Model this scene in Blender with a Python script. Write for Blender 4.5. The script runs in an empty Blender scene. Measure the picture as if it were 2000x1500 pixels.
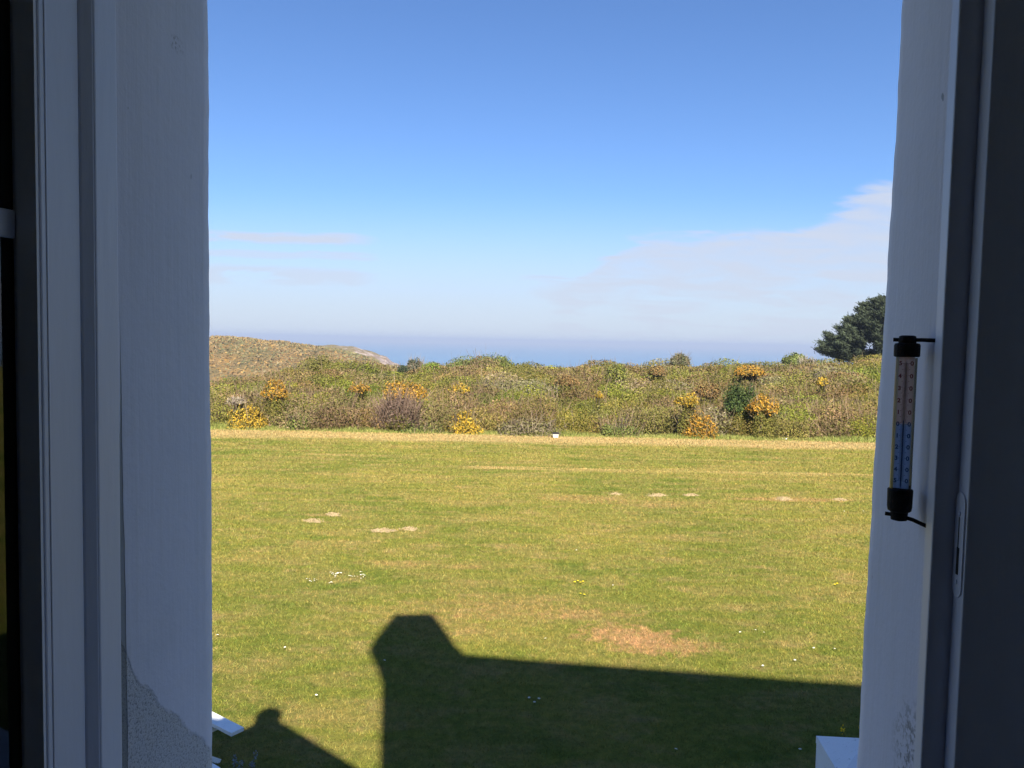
import bpy, math, random
import numpy as np
from mathutils import Vector, Matrix, Euler
R = math.radians
random.seed(7); rng = np.random.default_rng(7)
S = bpy.context.scene
# ------------------------------------------------------------------ camera
CAMZ = 4.5
YAW, PITCH, ROLL = 7.7, 3.2, 1.15          # degrees: left of the wall's normal, down, counter-clockwise
cd = bpy.data.cameras.new('camera'); cam = bpy.data.objects.new('camera', cd); S.collection.objects.link(cam)
cd.lens = 27.0; cd.sensor_width = 36.0; cd.clip_start = 0.02; cd.clip_end = 90000
CM = Matrix.Rotation(R(YAW), 3, 'Z') @ Matrix.Rotation(R(90 - PITCH), 3, 'X') @ Matrix.Rotation(R(ROLL), 3, 'Z')
cam.matrix_world = Matrix.Translation((0, 0, CAMZ)) @ CM.to_4x4()
S.camera = cam
F = Vector((-math.sin(R(YAW)), math.cos(R(YAW)), 0)); RT = Vector((math.cos(R(YAW)), math.sin(R(YAW)), 0))
C0 = Vector((0, 0, CAMZ))
# ------------------------------------------------------------------ sun and sky
SUN_EL, ANTI = 41.0, 16.7                    # shadows point 16.7 degrees left of the wall's normal
SUN_STR, SKY_STR, EXPO = 5.0, 0.06, 1.3
sdir = Vector((math.sin(R(ANTI)) * math.cos(R(SUN_EL)), -math.cos(R(ANTI)) * math.cos(R(SUN_EL)), math.sin(R(SUN_EL))))
sl = bpy.data.lights.new('sun', 'SUN'); so = bpy.data.objects.new('sun', sl); S.collection.objects.link(so)
sl.energy = SUN_STR; sl.angle = R(0.53); sl.color = (1.0, 0.93, 0.82)
so.rotation_euler = sdir.to_track_quat('Z', 'Y').to_euler(); so.location = (0, -30, 40)
S.view_settings.view_transform = 'Standard'; S.view_settings.look = 'None'
S.view_settings.exposure = EXPO; S.view_settings.gamma = 1.0

class NT:
    """tiny node-tree writer"""
    def __init__(s, t): s.t = t; s.n = t.nodes; s.l = t.links
    def node(s, typ, **kw):
        n = s.n.new(typ)
        for k, v in kw.items(): setattr(n, k, v)
        return n
    def put(s, sock, v):
        if isinstance(v, bpy.types.NodeSocket): s.l.new(v, sock)
        elif v is not None:
            if isinstance(v, (tuple, list)) and len(v) == 3 and sock.type == 'RGBA': v = (*v, 1)
            sock.default_value = v
    def math(s, op, a, b=None, c=None, clamp=False):
        n = s.node('ShaderNodeMath', operation=op, use_clamp=clamp); s.put(n.inputs[0], a)
        if b is not None: s.put(n.inputs[1], b)
        if c is not None: s.put(n.inputs[2], c)
        return n.outputs[0]
    def ramp(s, x, a, b, lo=0.0, hi=1.0, smooth=True):
        n = s.node('ShaderNodeMapRange'); n.interpolation_type = 'SMOOTHSTEP' if smooth else 'LINEAR'; n.clamp = True
        for i, v in enumerate((x, a, b, lo, hi)): s.put(n.inputs[i], v)
        return n.outputs[0]
    def mix(s, f, a, b, mode='MIX'):
        n = s.node('ShaderNodeMix', data_type='RGBA', blend_type=mode); s.put(n.inputs[0], f); s.put(n.inputs[6], a); s.put(n.inputs[7], b)
        return n.outputs[2]
    def noise(s, vec, scale, detail=3.0, rough=0.55, dist=0.0):
        n = s.node('ShaderNodeTexNoise'); s.put(n.inputs['Vector'], vec)
        n.inputs['Scale'].default_value = scale; n.inputs['Detail'].default_value = detail
        n.inputs['Roughness'].default_value = rough; n.inputs['Distortion'].default_value = dist
        return n.outputs['Fac']
    def scale(s, vec, sc, rotz=0.0, loc=(0, 0, 0)):
        n = s.node('ShaderNodeMapping'); s.put(n.inputs[0], vec); n.inputs['Scale'].default_value = sc
        n.inputs['Rotation'].default_value = (0, 0, rotz); n.inputs['Location'].default_value = loc
        return n.outputs[0]
    def sep(s, vec):
        n = s.node('ShaderNodeSeparateXYZ'); s.put(n.inputs[0], vec); return n.outputs
    def comb(s, x, y, z):
        n = s.node('ShaderNodeCombineXYZ'); s.put(n.inputs[0], x); s.put(n.inputs[1], y); s.put(n.inputs[2], z); return n.outputs[0]

w = bpy.data.worlds.new('World'); S.world = w; w.use_nodes = True
t = NT(w.node_tree); t.n.clear()
sky = t.node('ShaderNodeTexSky', sky_type='NISHITA'); sky.sun_disc = False
sky.sun_elevation = R(SUN_EL); sky.sun_rotation = R(180 - ANTI)
sky.altitude = 30; sky.air_density = 1.0; sky.dust_density = 0.35; sky.ozone_density = 2.2
tc = t.node('ShaderNodeTexCoord').outputs['Generated']
d = t.sep(t.scale(tc, (1, 1, 1), rotz=R(-YAW)))
yy = t.math('MAXIMUM', d[1], 0.05)
u = t.math('DIVIDE', d[0], yy); v = t.math('DIVIDE', d[2], yy)
uv = t.comb(u, v, 0.0)
n1 = t.noise(t.scale(uv, (3.0, 16.0, 1)), 1.0, 7, 0.6, 0.4)
n2 = t.noise(t.scale(uv, (9.0, 60.0, 1), loc=(3, 1, 0)), 1.0, 5, 0.6, 0.6)
n3 = t.noise(t.scale(uv, (1.6, 5.0, 1), loc=(7, 2, 0)), 1.0, 4, 0.5)
# bank of thin cloud low on the right, its top climbing to the right
top = t.math('ADD', 0.092, t.ramp(u, 0.07, 0.17, 0.0, 0.062))
top = t.math('ADD', top, t.ramp(u, 0.36, 0.48, 0.0, 0.05))
edge = t.math('ADD', t.math('SUBTRACT', top, v), t.math('ADD', t.math('MULTIPLY', t.math('SUBTRACT', n1, 0.5), 0.09), t.math('MULTIPLY', t.math('SUBTRACT', n2, 0.5), 0.05)))
bank = t.math('MULTIPLY', t.ramp(edge, -0.006, 0.022), t.ramp(u, -0.12, 0.08))
bank = t.math('MULTIPLY', bank, t.ramp(n2, 0.3, 0.65, 0.72, 1.0))
# streaks on the left
def band(c, h, u0, u1, k):
    dv = t.math('ABSOLUTE', t.math('SUBTRACT', t.math('ADD', v, t.math('MULTIPLY', t.math('SUBTRACT', n1, 0.5), 0.03)), c))
    m = t.math('SUBTRACT', 1.0, t.ramp(dv, h * 0.2, h))
    m = t.math('MULTIPLY', m, t.math('SUBTRACT', 1.0, t.ramp(u, u0, u1)))
    return t.math('MULTIPLY', m, t.math('MULTIPLY', t.ramp(n2, 0.2, 0.5, 0.35, 1.0), k))
b = t.math('MAXIMUM', band(0.126, 0.013, -0.24, -0.13, 1.0), band(0.104, 0.012, -0.2, -0.1, 0.8))
b = t.math('MAXIMUM', b, band(0.076, 0.026, -0.22, -0.08, 0.9))
low = t.math('MULTIPLY', t.math('SUBTRACT', 1.0, t.ramp(v, 0.02, 0.20)), 0.85)
cl = t.math('MAXIMUM', t.math('MAXIMUM', bank, b), low)
cl = t.math('MULTIPLY', cl, t.math('SUBTRACT', 1.0, t.ramp(v, 0.2, 0.35)))
cl = t.math('MULTIPLY', cl, 0.92)
CLOUDC = (4.45, 4.85, 5.75)
skyc = t.mix(1.0, sky.outputs[0], (0.63, 0.82, 1.12), 'MULTIPLY')
colr = t.mix(cl, skyc, CLOUDC)
bg = t.node('ShaderNodeBackground'); t.put(bg.inputs[0], colr); bg.inputs[1].default_value = SKY_STR
wo = t.node('ShaderNodeOutputWorld'); t.l.new(bg.outputs[0], wo.inputs[0])

# ------------------------------------------------------------------ helpers
def ray(px, py): return (CM @ Vector(((px - 1000) / 1500, -(py - 750) / 1500, -1))).normalized()
def on_z(px, py, z=0.0):
    d = ray(px, py); k = (z - CAMZ) / d.z; return C0 + d * k
def on_X(px, py, x): d = ray(px, py); return C0 + d * (x / d.x)
def on_Y(px, py, y): d = ray(px, py); return C0 + d * (y / d.y)
def at_D(px, py, D): d = ray(px, py); return C0 + d * (D / d.dot(F))
def pix(p):
    q = CM.transposed() @ (Vector(p) - C0); return 1000 + 1500 * q.x / -q.z, 750 - 1500 * q.y / -q.z

def tag(o, label=None, cat=None, group=None, kind=None):
    if label: o['label'] = label
    if cat: o['category'] = cat
    if group: o['group'] = group
    if kind: o['kind'] = kind
    return o
def empty(name, loc=(0, 0, 0), label=None, cat=None, group=None):
    o = bpy.data.objects.new(name, None); S.collection.objects.link(o); o.location = loc; o.empty_display_size = 0.2
    return tag(o, label, cat, group)
def link(name, me, mats, parent=None):
    for m in (mats if isinstance(mats, (list, tuple)) else [mats]): me.materials.append(m)
    o = bpy.data.objects.new(name, me); S.collection.objects.link(o)
    if parent is not None:
        o.parent = parent
        o.matrix_parent_inverse = Matrix.Translation(-wloc(parent))
    return o
def wloc(o):
    v = Vector(o.location)
    return v if o.parent is None else Vector((0, 0, 0)) + wloc_parented(o)
def wloc_parented(o):
    return wloc(o.parent) + Vector(o.location) - wloc(o.parent)
def wmesh(name, me, mats, parent=None, smooth=False):
    """mesh given in world coordinates, origin moved to its centre of base"""
    if smooth: me.polygons.foreach_set('use_smooth', [True] * len(me.polygons))
    return link(name, me, mats, parent)

class MB:
    def __init__(s): s.v = []; s.f = []; s.mi = []
    def add(s, vs, fs, mi=0):
        o = len(s.v); s.v += [tuple(p) for p in vs]; s.f += [tuple(i + o for i in f) for f in fs]; s.mi += [mi] * len(fs)
    def box(s, x0, x1, y0, y1, z0, z1, mi=0):
        vs = [(x, y, z) for z in (z0, z1) for y in (y0, y1) for x in (x0, x1)]
        s.add(vs, [(0, 2, 3, 1), (4, 5, 7, 6), (0, 1, 5, 4), (2, 6, 7, 3), (0, 4, 6, 2), (1, 3, 7, 5)], mi)
    def prism(s, pts, a, b, mi=0):
        """closed outline pts (Vectors), extruded from offset a to offset b"""
        n = len(pts); vs = [Vector(p) + Vector(a) for p in pts] + [Vector(p) + Vector(b) for p in pts]
        s.add(vs, [tuple(range(n))[::-1], tuple(range(n, 2 * n))] + [(i, (i + 1) % n, n + (i + 1) % n, n + i) for i in range(n)], mi)
    def tube(s, pts, rad, seg=10, mi=0, cap=True):
        pts = [Vector(p) for p in pts]; rr = rad if isinstance(rad, (list, tuple)) else [rad] * len(pts); rings = []
        o = len(s.v)
        for i, p in enumerate(pts):
            dd = (pts[min(i + 1, len(pts) - 1)] - pts[max(i - 1, 0)]).normalized()
            a = dd.orthogonal().normalized() if abs(dd.z) < 0.95 else Vector((1, 0, 0)).cross(dd).normalized()
            b_ = dd.cross(a)
            for k in range(seg):
                th = 2 * math.pi * k / seg; s.v.append(tuple(p + (a * math.cos(th) + b_ * math.sin(th)) * rr[i]))
        for i in range(len(pts) - 1):
            for k in range(seg):
                a0 = o + i * seg + k; a1 = o + i * seg + (k + 1) % seg
                s.f.append((a0, a1, a1 + seg, a0 + seg)); s.mi.append(mi)
        if cap:
            s.f.append(tuple(o + k for k in range(seg))[::-1]); s.mi.append(mi)
            s.f.append(tuple(o + (len(pts) - 1) * seg + k for k in range(seg))); s.mi.append(mi)
    def lathe(s, c, prof, seg=20, mi=0):
        """prof = [(r, z)] about the vertical through c"""
        s.tube([(c[0], c[1], c[2] + z) for r, z in prof], [r for r, z in prof], seg, mi)
    def mesh(s, name):
        me = bpy.data.meshes.new(name); me.from_pydata(s.v, [], s.f); me.polygons.foreach_set('material_index', s.mi); me.update(); return me
    def build(s, name, mats, parent=None, smooth=False, bevel=0.0):
        o = wmesh(name, s.mesh(name), mats, parent, smooth)
        if bevel:
            m = o.modifiers.new('bevel', 'BEVEL'); m.width = bevel; m.segments = 2; m.limit_method = 'ANGLE'; m.angle_limit = R(35)
        return o
def facemesh(name, V, col=None, nper=4):
    """V: (n, nper, 3) separate faces, with one colour per face"""
    n = V.shape[0]; me = bpy.data.meshes.new(name)
    me.vertices.add(n * nper); me.vertices.foreach_set('co', np.ascontiguousarray(V, dtype=np.float32).ravel())
    me.loops.add(n * nper); me.loops.foreach_set('vertex_index', np.arange(n * nper, dtype=np.int32))
    me.polygons.add(n); me.polygons.foreach_set('loop_start', np.arange(0, n * nper, nper, dtype=np.int32))
    me.polygons.foreach_set('loop_total', np.full(n, nper, dtype=np.int32))
    if col is not None:
        a = me.attributes.new('tint', 'FLOAT_COLOR', 'POINT')
        c = np.ones((n, nper, 4), dtype=np.float32); c[:, :, :3] = col[:, None, :]; a.data.foreach_set('color', c.ravel())
    me.update(); me.validate(); return me

MATS = {}
def mat(name, base, rough=0.7, spec=0.3, fn=None, metal=0.0, trans=0.0, bump=None):
    m = bpy.data.materials.new(name); m.use_nodes = True; t = NT(m.node_tree); t.n.clear()
    p = t.node('ShaderNodeBsdfPrincipled'); o = t.node('ShaderNodeOutputMaterial'); t.l.new(p.outputs[0], o.inputs[0])
    p.inputs['Roughness'].default_value = rough; p.inputs['Specular IOR Level'].default_value = spec
    p.inputs['Metallic'].default_value = metal; p.inputs['Transmission Weight'].default_value = trans
    t.put(p.inputs['Base Color'], base)
    if fn: fn(t, p)
    MATS[name] = m; return m
def add_bump(t, p, h, dist, strength=1.0):
    b = t.node('ShaderNodeBump'); b.inputs['Distance'].default_value = dist; b.inputs['Strength'].default_value = strength
    t.put(b.inputs['Height'], h); t.l.new(b.outputs[0], p.inputs['Normal'])
def pos(t): return t.node('ShaderNodeNewGeometry').outputs['Position']
def cxy(t):
    """position in metres with y pointing from the house straight over the lawn"""
    return t.scale(pos(t), (1, 1, 1), rotz=R(-YAW))

# ------------------------------------------------------------------ skyline of the scrub and the land under it
SKY = [(-600, 740), (300, 740), (410, 738), (500, 730), (560, 712), (600, 694), (640, 692), (700, 700), (760, 706), (800, 712), (860, 706), (900, 698),
       (940, 692), (1000, 696), (1060, 700), (1130, 706), (1200, 702), (1260, 706), (1320, 700), (1400, 701), (1450, 696), (1500, 702),
       (1560, 700), (1600, 699), (1640, 692), (1715, 686), (1900, 684), (2600, 690)]
D0, D1 = 36.6, 84.0
SX = np.array([a for a, b in SKY], float); SYv = np.array([b for a, b in SKY], float)
def skyline_slope(u):
    """height over the camera per metre of depth along the skyline at tangent u"""
    px = 1000 + 1500 * np.asarray(u); row = np.interp(px, SX, SYv)
    th = R(ROLL)
    hor = 750 - 1500 * math.tan(R(PITCH)) + (px - 1000) * math.tan(th)
    return -(row - hor) / 1500 * (1.0 + math.tan(R(PITCH)) ** 2)
def canopy_z(u, D):
    top = CAMZ + skyline_slope(u) * D1
    k = np.clip((D - 40.0) / (D1 - 40.0), 0, 1)
    return 1.7 * (1 - k) + top * k
def ground_z(u, D):
    u = np.asarray(u, float); D = np.asarray(D, float)
    k = np.clip((D - D0 - 1) / (D1 - D0 - 1), 0, 1)
    g = (CAMZ + skyline_slope(u) * D1 - 2.0) * k ** 1.15
    drop = np.clip((D - 88) / 110, 0, 1)
    return g * (1 - drop) + (-52) * drop ** 1.2
def world_from(u, D): p = F * D + RT * (u * D); return p

# ------------------------------------------------------------------ grass colours
def grass_colour(t, blades=False):
    P = cxy(t); x, y, z = t.sep(P)
    big = t.noise(P, 0.16, 3, 0.6); mid = t.noise(t.scale(P, (0.55, 1.5, 1)), 1.0, 5, 0.62, 0.6)
    fine = t.noise(P, 7.0, 6, 0.72); streak = t.noise(t.scale(P, (0.16, 2.2, 1)), 1.0, 6, 0.68, 0.7)
    c = t.mix(t.ramp(big, 0.35, 0.65), (0.155, 0.192, 0.034), (0.240, 0.240, 0.050))
    c = t.mix(t.math('MULTIPLY', t.ramp(mid, 0.40, 0.70), 0.54), c, (0.33, 0.255, 0.098))
    c = t.mix(t.math('MULTIPLY', t.ramp(t.noise(t.scale(P, (1.1, 1.6, 1), loc=(8, 1, 0)), 1.0, 6, 0.72), 0.50, 0.68), 0.48), c, (0.38, 0.28, 0.125))
    c = t.mix(t.math('MULTIPLY', t.ramp(t.noise(P, 2.6, 4, 0.7), 0.55, 0.68), 0.35), c, (0.115, 0.175, 0.025))
    c = t.mix(t.math('MULTIPLY', t.ramp(t.noise(t.scale(P, (0.5, 0.9, 1), loc=(5, 5, 0)), 1.0, 4, 0.6), 0.56, 0.70), 0.5), c, (0.085, 0.150, 0.020))
    far = t.ramp(y, 13, 24)
    c = t.mix(t.math('MULTIPLY', t.math('MULTIPLY', t.ramp(streak, 0.48, 0.70), 0.75), far), c, (0.33, 0.27, 0.085))
    c = t.mix(t.math('MULTIPLY', t.math('MULTIPLY', t.ramp(streak, 0.46, 0.28), 0.40), far), c, (0.11, 0.14, 0.02))
    # dry cut strip in front of the scrub
    wob = t.math('MULTIPLY', t.math('SUBTRACT', t.noise(t.scale(P, (0.25, 0.6, 1)), 1.0, 5, 0.65), 0.5), 2.4)
    yw = t.math('ADD', y, wob)
    strip = t.math('MULTIPLY', t.ramp(yw, 33.0, 34.6), t.ramp(y, 36.9, 36.4))
    sc = t.mix(t.noise(t.scale(P, (0.6, 5, 1)), 1.0, 5, 0.7), (0.52, 0.40, 0.19), (0.34, 0.27, 0.11))
    c = t.mix(t.math('MULTIPLY', strip, t.ramp(t.noise(t.scale(P, (0.3, 1.6, 1), loc=(9, 3, 0)), 1.0, 5, 0.7), 0.25, 0.6, 0.45, 0.95)), c, sc)
    # straw lines
    for (yl, h, x0, x1, k) in ((27.0, 0.45, -3, 24, 0.75), (25.6, 0.22, -1.5, 4, 0.45), (29.3, 0.25, -9, -4, 0.6), (21.6, 0.22, 3.0, 9, 0.3)):
        m = t.math('SUBTRACT', 1.0, t.ramp(t.math('ABSOLUTE', t.math('SUBTRACT', t.math('ADD', y, t.math('MULTIPLY', wob, 0.35)), yl)), h * 0.3, h))
        m = t.math('MULTIPLY', m, t.math('MULTIPLY', t.ramp(x, x0, x0 + 2), t.ramp(x, x1, x1 - 2)))
        m = t.math('MULTIPLY', m, t.ramp(t.noise(t.scale(P, (0.35, 3.0, 1), loc=(2, 0, 0)), 1.0, 4, 0.7), 0.38, 0.60))
        c = t.mix(t.math('MULTIPLY', m, k), c, (0.48, 0.36, 0.15))
    # worn reddish patches
    for (px, py, rx, ry, k) in ((1225, 1240, 0.80, 0.42, 0.85), (1290, 1262, 0.75, 0.36, 0.8), (1150, 1200, 0.9, 0.25, 0.45), (1300, 985, 1.6, 0.5, 0.25),
                                (775, 1100, 0.8, 0.22, 0.35), (905, 1108, 0.4, 0.15, 0.3), (1545, 976, 2.0, 0.28, 0.6), (1150, 975, 1.3, 0.5, 0.35), (980, 1185, 1.6, 0.6, 0.35), (860, 1225, .8, .5, .3)):
        q = on_z(px, py); cx, cy = q.dot(RT), q.dot(F)
        dx = t.math('DIVIDE', t.math('SUBTRACT', x, cx), rx); dy = t.math('DIVIDE', t.math('SUBTRACT', y, cy), ry)
        r2 = t.math('ADD', t.math('MULTIPLY', dx, dx), t.math('MULTIPLY', dy, dy))
        r2 = t.math('ADD', r2, t.math('MULTIPLY', t.math('SUBTRACT', t.noise(P, 4.5, 7, 0.82), 0.5), 7.0))
        c = t.mix(t.math('MULTIPLY', t.ramp(r2, 1.7, -0.2), k), c, (0.44, 0.27, 0.13))
    c = t.mix(t.ramp(fine, 0.30, 0.72), t.mix(1.0, c, (0.64, 0.66, 0.62), 'MULTIPLY'), t.mix(1.0, c, (1.12, 1.0, 0.92), 'MULTIPLY'))
    return c
def f_lawn(t, p):
    t.put(p.inputs['Base Color'], grass_colour(t))
    add_bump(t, p, t.noise(pos(t), 22, 6, 0.8), 0.05, 0.9)
def f_blade(t, p):
    a = t.node('ShaderNodeAttribute', attribute_name='tint')
    t.put(p.inputs['Base Color'], t.mix(1.0, grass_colour(t), a.outputs['Color'], 'MULTIPLY'))
M_lawn = mat('lawn_turf', (0.1, 0.12, 0.02), 0.95, 0.05, f_lawn)
M_blade = mat('grass_blades', (0.1, 0.12, 0.02), 0.8, 0.12, f_blade)
def f_soil(t, p):
    P = pos(t); n = t.noise(P, 0.6, 5, 0.7); n2 = t.noise(P, 4, 5, 0.7)
    c = t.mix(t.ramp(n, 0.35, 0.65), (0.16, 0.125, 0.06), (0.11, 0.12, 0.035)); t.put(p.inputs['Base Color'], t.mix(n2, c, (0.09, 0.07, 0.035)))
    add_bump(t, p, n2, 0.3)
M_soil = mat('scrub_floor', (0.1, 0.09, 0.05), 0.95, 0.05, f_soil)

# ------------------------------------------------------------------ ground, lawn, water
def ribbon(name, fn, us, Ds, m, kind='structure'):
    U, D = np.meshgrid(us, Ds); Z = fn(U, D)
    P = np.stack([F.x * D + RT.x * U * D, F.y * D + RT.y * U * D, Z], -1)
    nr, nc = U.shape; idx = np.arange(nr * nc).reshape(nr, nc)
    q = np.stack([idx[:-1, :-1], idx[:-1, 1:], idx[1:, 1:], idx[1:, :-1]], -1).reshape(-1, 4)
    me = bpy.data.meshes.new(name); me.from_pydata(P.reshape(-1, 3).tolist(), [], q.tolist()); me.update()
    me.polygons.foreach_set('use_smooth', [True] * len(me.polygons))
    o = link(name, me, m); tag(o, kind=kind); return o
def nz(x, y, s, seed=0):
    return (np.sin(x * s + 1.3 + seed) * np.cos(y * s * 1.27 + 0.7 + seed) + 0.5 * np.sin(x * s * 2.3 + y * s * 1.9 + seed * 2)) / 1.5
b = MB()
c = [(-110, -70), (110, -70), (110, 36.8), (-110, 36.8)]
b.add([tuple(RT * x + F * y) for x, y in c], [(0, 1, 2, 3)])
tag(b.build('lawn', M_lawn), kind='structure')
ribbon('ground', lambda U, D: ground_z(U, D) - 0.03, np.linspace(-3.2, 3.2, 200), np.concatenate([np.linspace(35.6, 95, 60), np.linspace(98, 240, 30)]), M_soil)

def f_sea(t, p):
    P = pos(t); n = t.noise(t.scale(P, (0.0008, 0.004, 1)), 1.0, 5, 0.6)
    t.put(p.inputs['Base Color'], t.mix(n, (0.06, 0.15, 0.25), (0.085, 0.19, 0.30)))
    add_bump(t, p, t.noise(t.scale(P, (0.03, 0.09, 1)), 1.0, 4, 0.6), 1.6, 0.5)
M_sea = mat('sea_water', (0.04, 0.1, 0.16), 0.35, 0.5, f_sea)
b = MB(); rr = 30000
b.add([tuple(Vector((0, 0, -44)) + F * (rr * math.cos(a)) + RT * (rr * math.sin(a))) for a in [2 * math.pi * k / 96 for k in range(96)]], [tuple(range(96))[::-1]])
o = b.build('water', M_sea); tag(o, kind='structure')

# headland over the valley on the left
def f_head(t, p):
    P = pos(t); n = t.noise(t.scale(P, (0.10, 0.05, 0.3)), 1.0, 6, 0.7); n2 = t.noise(P, 0.35, 6, 0.75); n3 = t.noise(P, 0.02, 3, 0.6)
    c = t.mix(t.ramp(n, 0.38, 0.62), (0.145, 0.115, 0.055), (0.23, 0.145, 0.06))
    c = t.mix(t.math('MULTIPLY', t.ramp(n2, 0.5, 0.68), 0.8), c, (0.36, 0.19, 0.035))
    c = t.mix(t.math('MULTIPLY', t.ramp(n3, 0.48, 0.64), 0.75), c, (0.13, 0.13, 0.055))
    c = t.mix(t.ramp(n2, 0.45, 0.3), c, (0.07, 0.07, 0.035))
    t.put(p.inputs['Base Color'], c); add_bump(t, p, n2, 2.0, 0.8)
M_head = mat('heath_hillside', (0.2, 0.14, 0.05), 0.95, 0.05, f_head)
def f_cliff(t, p):
    P = pos(t); n = t.noise(P, 0.12, 6, 0.75); x, y, z = t.sep(P)
    c = t.mix(t.ramp(n, 0.4, 0.6), (0.42, 0.34, 0.29), (0.24, 0.17, 0.14)); 
    g = t.mix(t.noise(P, 0.2, 5, 0.7), (0.25, 0.18, 0.08), (0.15, 0.13, 0.06))
    nn = t.node('ShaderNodeNewGeometry').outputs['Normal']
    c = t.mix(t.ramp(t.math('ADD', t.sep(nn)[2], t.math('MULTIPLY', t.math('SUBTRACT', n, 0.5), 0.3)), 0.93, 0.99), c, g)
    t.put(p.inputs['Base Color'], c); add_bump(t, p, n, 6.0, 0.8)
M_cliff = mat('sea_cliff_rock', (0.3, 0.24, 0.2), 0.9, 0.1, f_cliff)
def hill(name, prof, Df, Dt, Db, rowf, m, seed, rough):
    """prof = skyline pixels of the crest as seen from the window; a mound with front, crest and back"""
    px = np.array([a for a, _ in prof], float); rw = np.array([b_ for _, b_ in prof], float)
    xs = np.linspace(px[0], px[-1], 150); verts = []; nD = 46
    for i, x in enumerate(xs):
        crest = at_D(x, float(np.interp(x, px, rw)), Dt).z
        for k in range(nD):
            s = k / (nD - 1)
            if s < 0.62:
                q = s / 0.62; D = Df + (Dt - Df) * q; z = -46 + (crest + 46) * (1 - (1 - q) ** 2.3) ** 1.0
                lim = CAMZ + (crest - CAMZ) / Dt * D
                z = min(z, lim - 0.02 * (Dt - D) ** 0.9)
            else:
                q = (s - 0.62) / 0.38; D = Dt + (Db - Dt) * q; z = crest + (-48 - crest) * q ** 1.6
            p = at_D(x, 700, D); z += rough * nz(p.x, p.y, 0.06, seed) * min(1, abs(s - 0.62) * 9) * 0.6 + rough * 0.5 * nz(p.x, p.y, 0.19, seed + 3)
            verts.append((p.x, p.y, z))
    idx = np.arange(len(xs) * nD).reshape(len(xs), nD)
    q = np.stack([idx[:-1, :-1], idx[1:, :-1], idx[1:, 1:], idx[:-1, 1:]], -1).reshape(-1, 4)
    me = bpy.data.meshes.new(name); me.from_pydata(verts, [], q.tolist()); me.update()
    me.polygons.foreach_set('use_smooth', [True] * len(me.polygons)); o = link(name, me, m); tag(o, kind='structure'); return o
hill('hill', [(-700, 672), (-100, 655), (300, 658), (410, 659), (450, 658.5), (490, 661.5), (520, 666), (560, 669), (600, 675), (650, 682), (700, 692), (740, 706), (775, 740), (800, 790)],
     170, 330, 420, 0, M_head, 1.0, 0.8)
hill('headland', [(480, 682), (600, 676), (640, 674.5), (690, 676), (715, 684), (740, 692), (755, 697), (765, 706), (778, 711), (786, 722), (800, 745)],
     430, 560, 640, 0, M_cliff, 2.0, 1.4)

# ------------------------------------------------------------------ the house round the window
def at_mid(px_, row=740): return px_, row
YO = 1.074; XL = -0.601; XR = 0.347
ZT, ZB = CAMZ + 0.79, CAMZ - 0.80           # head and sill of the opening
YL1 = on_X(229, 740, XL).y                   # end of the plastered reveal on the left
YL2 = on_X(190, 740, XL + 0.003).y
YLs = YL2 - 0.013; XL2 = on_Y(160, 740, YLs).x
YL3 = on_X(82, 740, XL2).y
XL3 = on_Y(42, 740, YL3).x
YR1 = on_X(1829, 720, XR).y
YR2 = on_X(1838, 720, XR - 0.003).y
XR2 = on_Y(1883, 720, YR2).x
YR3 = on_X(1905, 720, XR2).y
print('profile', YL1, YL2, XL2, YL3, XL3, YR1, YR2, XR2, YR3)

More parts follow.
